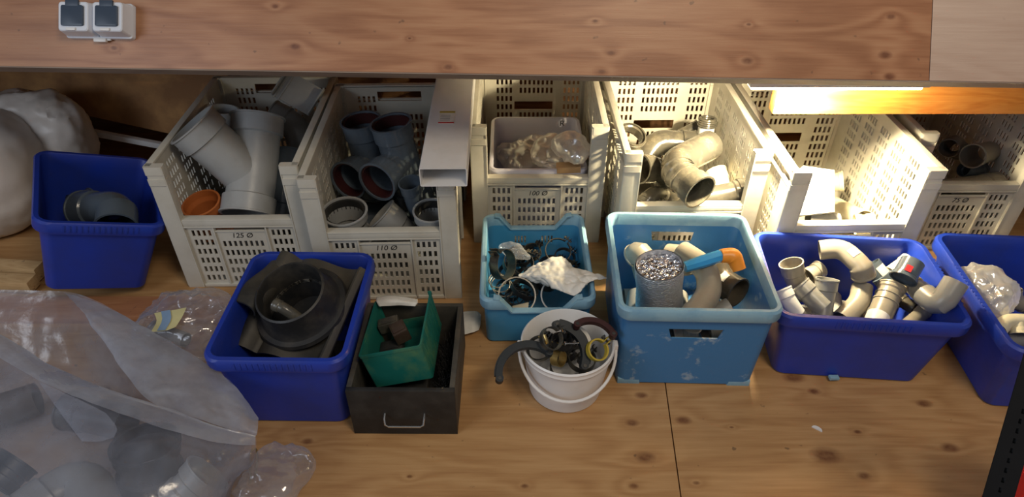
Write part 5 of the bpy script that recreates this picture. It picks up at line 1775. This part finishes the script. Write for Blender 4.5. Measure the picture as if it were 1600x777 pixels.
# little green bag at the lower left
o, b = bagobj('clear_bag', 'small clear bag with a brass hook beside the polythene bag corner', 'plastic bag', tuple(Wz(416, 745, .03)), (.13, .17, .07), 'film2', .034, 41, -20)
hk = MB()
pts = [Wz(*p) for p in ((392, 752, .05), (390, 725, .055), (392, 705, .06), (399, 700, .06), (402, 712, .06), (399, 745, .055))]
hk.sweep([catmull(pts, i / 30) for i in range(31)], .0022, 8)
tag(hk.obj('brass_hook', M['brass'], org=hk.base()), 'bent brass hook inside the small clear bag', 'hook')
hk = MB()
pts = [Wz(*p) for p in ((208, 776, .30), (216, 760, .305), (214, 745, .31), (226, 734, .31), (236, 745, .31), (230, 762, .305), (216, 776, .30))]
# paper scraps by the drawer
m_ = MB()
sheet(m_, [[Wz(*p) for p in r] for r in ([(716, 488, .012), (742, 486, .02), (752, 492, .012)], [(716, 505, .018), (740, 506, .026), (750, 510, .014)], [(718, 526, .012), (738, 520, .02), (748, 516, .012)])], 20, 20, .006, 13)
o = m_.obj('paper_scrap', M['paper'], org=m_.base())
o.modifiers.new('thickness', 'SOLIDIFY').thickness = .001
tag(o, 'crumpled white paper on the floor between drawer and scooped crate', 'paper')
m_ = MB()
sheet(m_, [[Wz(*p) for p in r] for r in ([(588, 465, .168), (620, 463, .170), (652, 467, .168)], [(588, 471, .172), (620, 470, .180), (652, 473, .170)], [(592, 479, .166), (620, 478, .168), (648, 479, .164)])], 16, 12, .005, 15)
o = m_.obj('paper_scrap', M['paper'], org=m_.base())
o.modifiers.new('thickness', 'SOLIDIFY').thickness = .001
tag(o, 'crumpled pale paper over the far edge of the black drawer', 'paper')
# chip on the floor
c0 = Wz(1276, 672, 0)
m_ = MB()
n_ = 10
top = [c0 + Matrix.Rotation(R(-38), 3, 'Z') @ Vector((.013 * math.cos(PI * k / n_), .010 * math.sin(PI * k / n_), .003)) for k in range(n_ + 1)]
m_.ringloft([[Vector((p.x, p.y, .0002)) for p in top], top])
tag(m_.obj('plastic_chip', M['white'], org=m_.base()), 'tiny white half round chip on the open plywood floor', 'chip')
m_ = MB().box(Wz(1303, 590, .004), (.026, .014, .008), bev=.002).box(Wz(1303, 590, .009), (.018, .008, .002), bev=.0005)
tag(m_.obj('plastic_tab', M['skyrim'], org=m_.base()), 'small grey blue tab under the front of the heaped tub', 'plastic tab')

# ------------------------------------------------------------------ wood scraps, battens, stained board
M['batten'] = wood('raw_batten', (0.36, 0.22, 0.10), (0.50, 0.33, 0.16), (0.60, 0.42, 0.22), (), sc=3, rough=.6)
for (p, d, rz, l) in (((-20, 440, .028), (.30, .045, .040), -4, 'raw wooden batten end nearest the polythene bag'), ((-5, 419, .030), (.30, .045, .045), -6, 'raw wooden batten end close to the tilted tub')):
    m_ = MB().box((0, 0, 0), d, None, bev=.002)
    o = tag(m_.obj('wooden_batten', M['batten']), l, 'batten')
    o.location = Wz(*p)
    o.rotation_euler = (0, 0, R(rz))
m_ = MB().box((0, 0, 0), (.85, .10, .018), bev=.002)
M['redply'] = wood('red_board', (0.26, 0.10, 0.045), (0.36, 0.16, 0.07), (0.44, 0.22, 0.11), (), sc=1.5, rough=.5)
o = tag(m_.obj('loose_board', M['redply']), 'reddish flat board in front of the tilted tub, under the bags', 'board')
o.location = Wz(190, 484, .0095)
m_ = MB()
for i in range(1):
    m_.box((0, 0, 0), (1.15, .018, .46), bev=.002)
o = tag(m_.obj('stained_board', M['rust']), 'dark mottled brown board leaning on the back wall by the sack', 'board')
o.location = (-1.62, 2.38, .46)
o.rotation_euler = (R(-12), R(15), 0)
m_ = MB().box((0, 0, 0), (.62, .02, .022), bev=.002)
o = tag(m_.obj('white_strip', M['white']), 'narrow white strip lying along the foot of the stained board', 'trim strip')
o.location = Wy(150, 208, 2.25)
o.rotation_euler = (0, R(13), 0)
m_ = MB()
m_.ringloft([rrect(.13, .08, z, .02) for z in (0, .25)] + [rrect(.12, .07, .26, .02)])
o = tag(m_.obj('orange_tub', M['orangeb']), 'orange container showing above the white sack', 'container')
o.location = (-2.14, 2.22, .0)
MB().box((0, 0, .268), (.25, .15, .016), bev=.004).obj('container_lid', M['orangeb'], o)
o.location.z = .12
m_ = MB().box((-2.12, 2.25, .06), (.3, .17, .118), bev=.003).box((-2.12, 2.25, .1185), (.26, .01, .001))
tag(m_.obj('cardboard_box', M['cardboard'], org=m_.base()), 'brown cardboard box under the orange container behind the sack', 'box')

# ------------------------------------------------------------------ black slotted bar and red thing at the right corner
pA, pB = Wy(1640, 500, .80), Wy(1550, 810, .60)
bar_ = thing('slotted_bar', 'black slotted steel bar slanting across the near corner', 'metal bar', pB)
ax = (pA - pB)
L_ = ax.length
zx = ax.normalized()
toc = (Vector((0, 0, CAM_H)) - pB).normalized()
yx = (toc - zx * toc.dot(zx)).normalized()
xx = yx.cross(zx)
bar_.matrix_world = Matrix.Translation(pB) @ Matrix((xx, yx, zx)).transposed().to_4x4()
m_ = MB()
hl = [(.017, .010 + k * .0165, .021, .018 + k * .0165) for k in range(int(L_ / .0165) - 1)]
perf(m_, .038, L_, .002, hl, Matrix.Translation((-.019, -.001, 0)))
m_.box((-.019, -.012, L_ / 2), (.002, .024, L_)).box((.019, -.012, L_ / 2), (.002, .024, L_))
m_.obj('slotted_channel', M['bar'], bar_)
m_ = MB().box((0, -.016, L_ / 2), (.030, .003, L_ - .01))
m_.obj('grey_backing', M['bluegrey'], bar_)
m_ = MB()
cR = Wz(1690, 715, .48)
m_.ringloft([rrect(.10 - i_, .12 - i_, z, .02) for z, i_ in ((0, .004), (.02, 0), (.44, 0), (.465, .006), (.477, .02), (.48, .04))])
o = tag(m_.obj('red_machine_cover', M['red']), 'bright red cover standing at the near corner behind the slotted bar', 'red cover')
o.location = (cR.x + .145, cR.y + .02, 0)
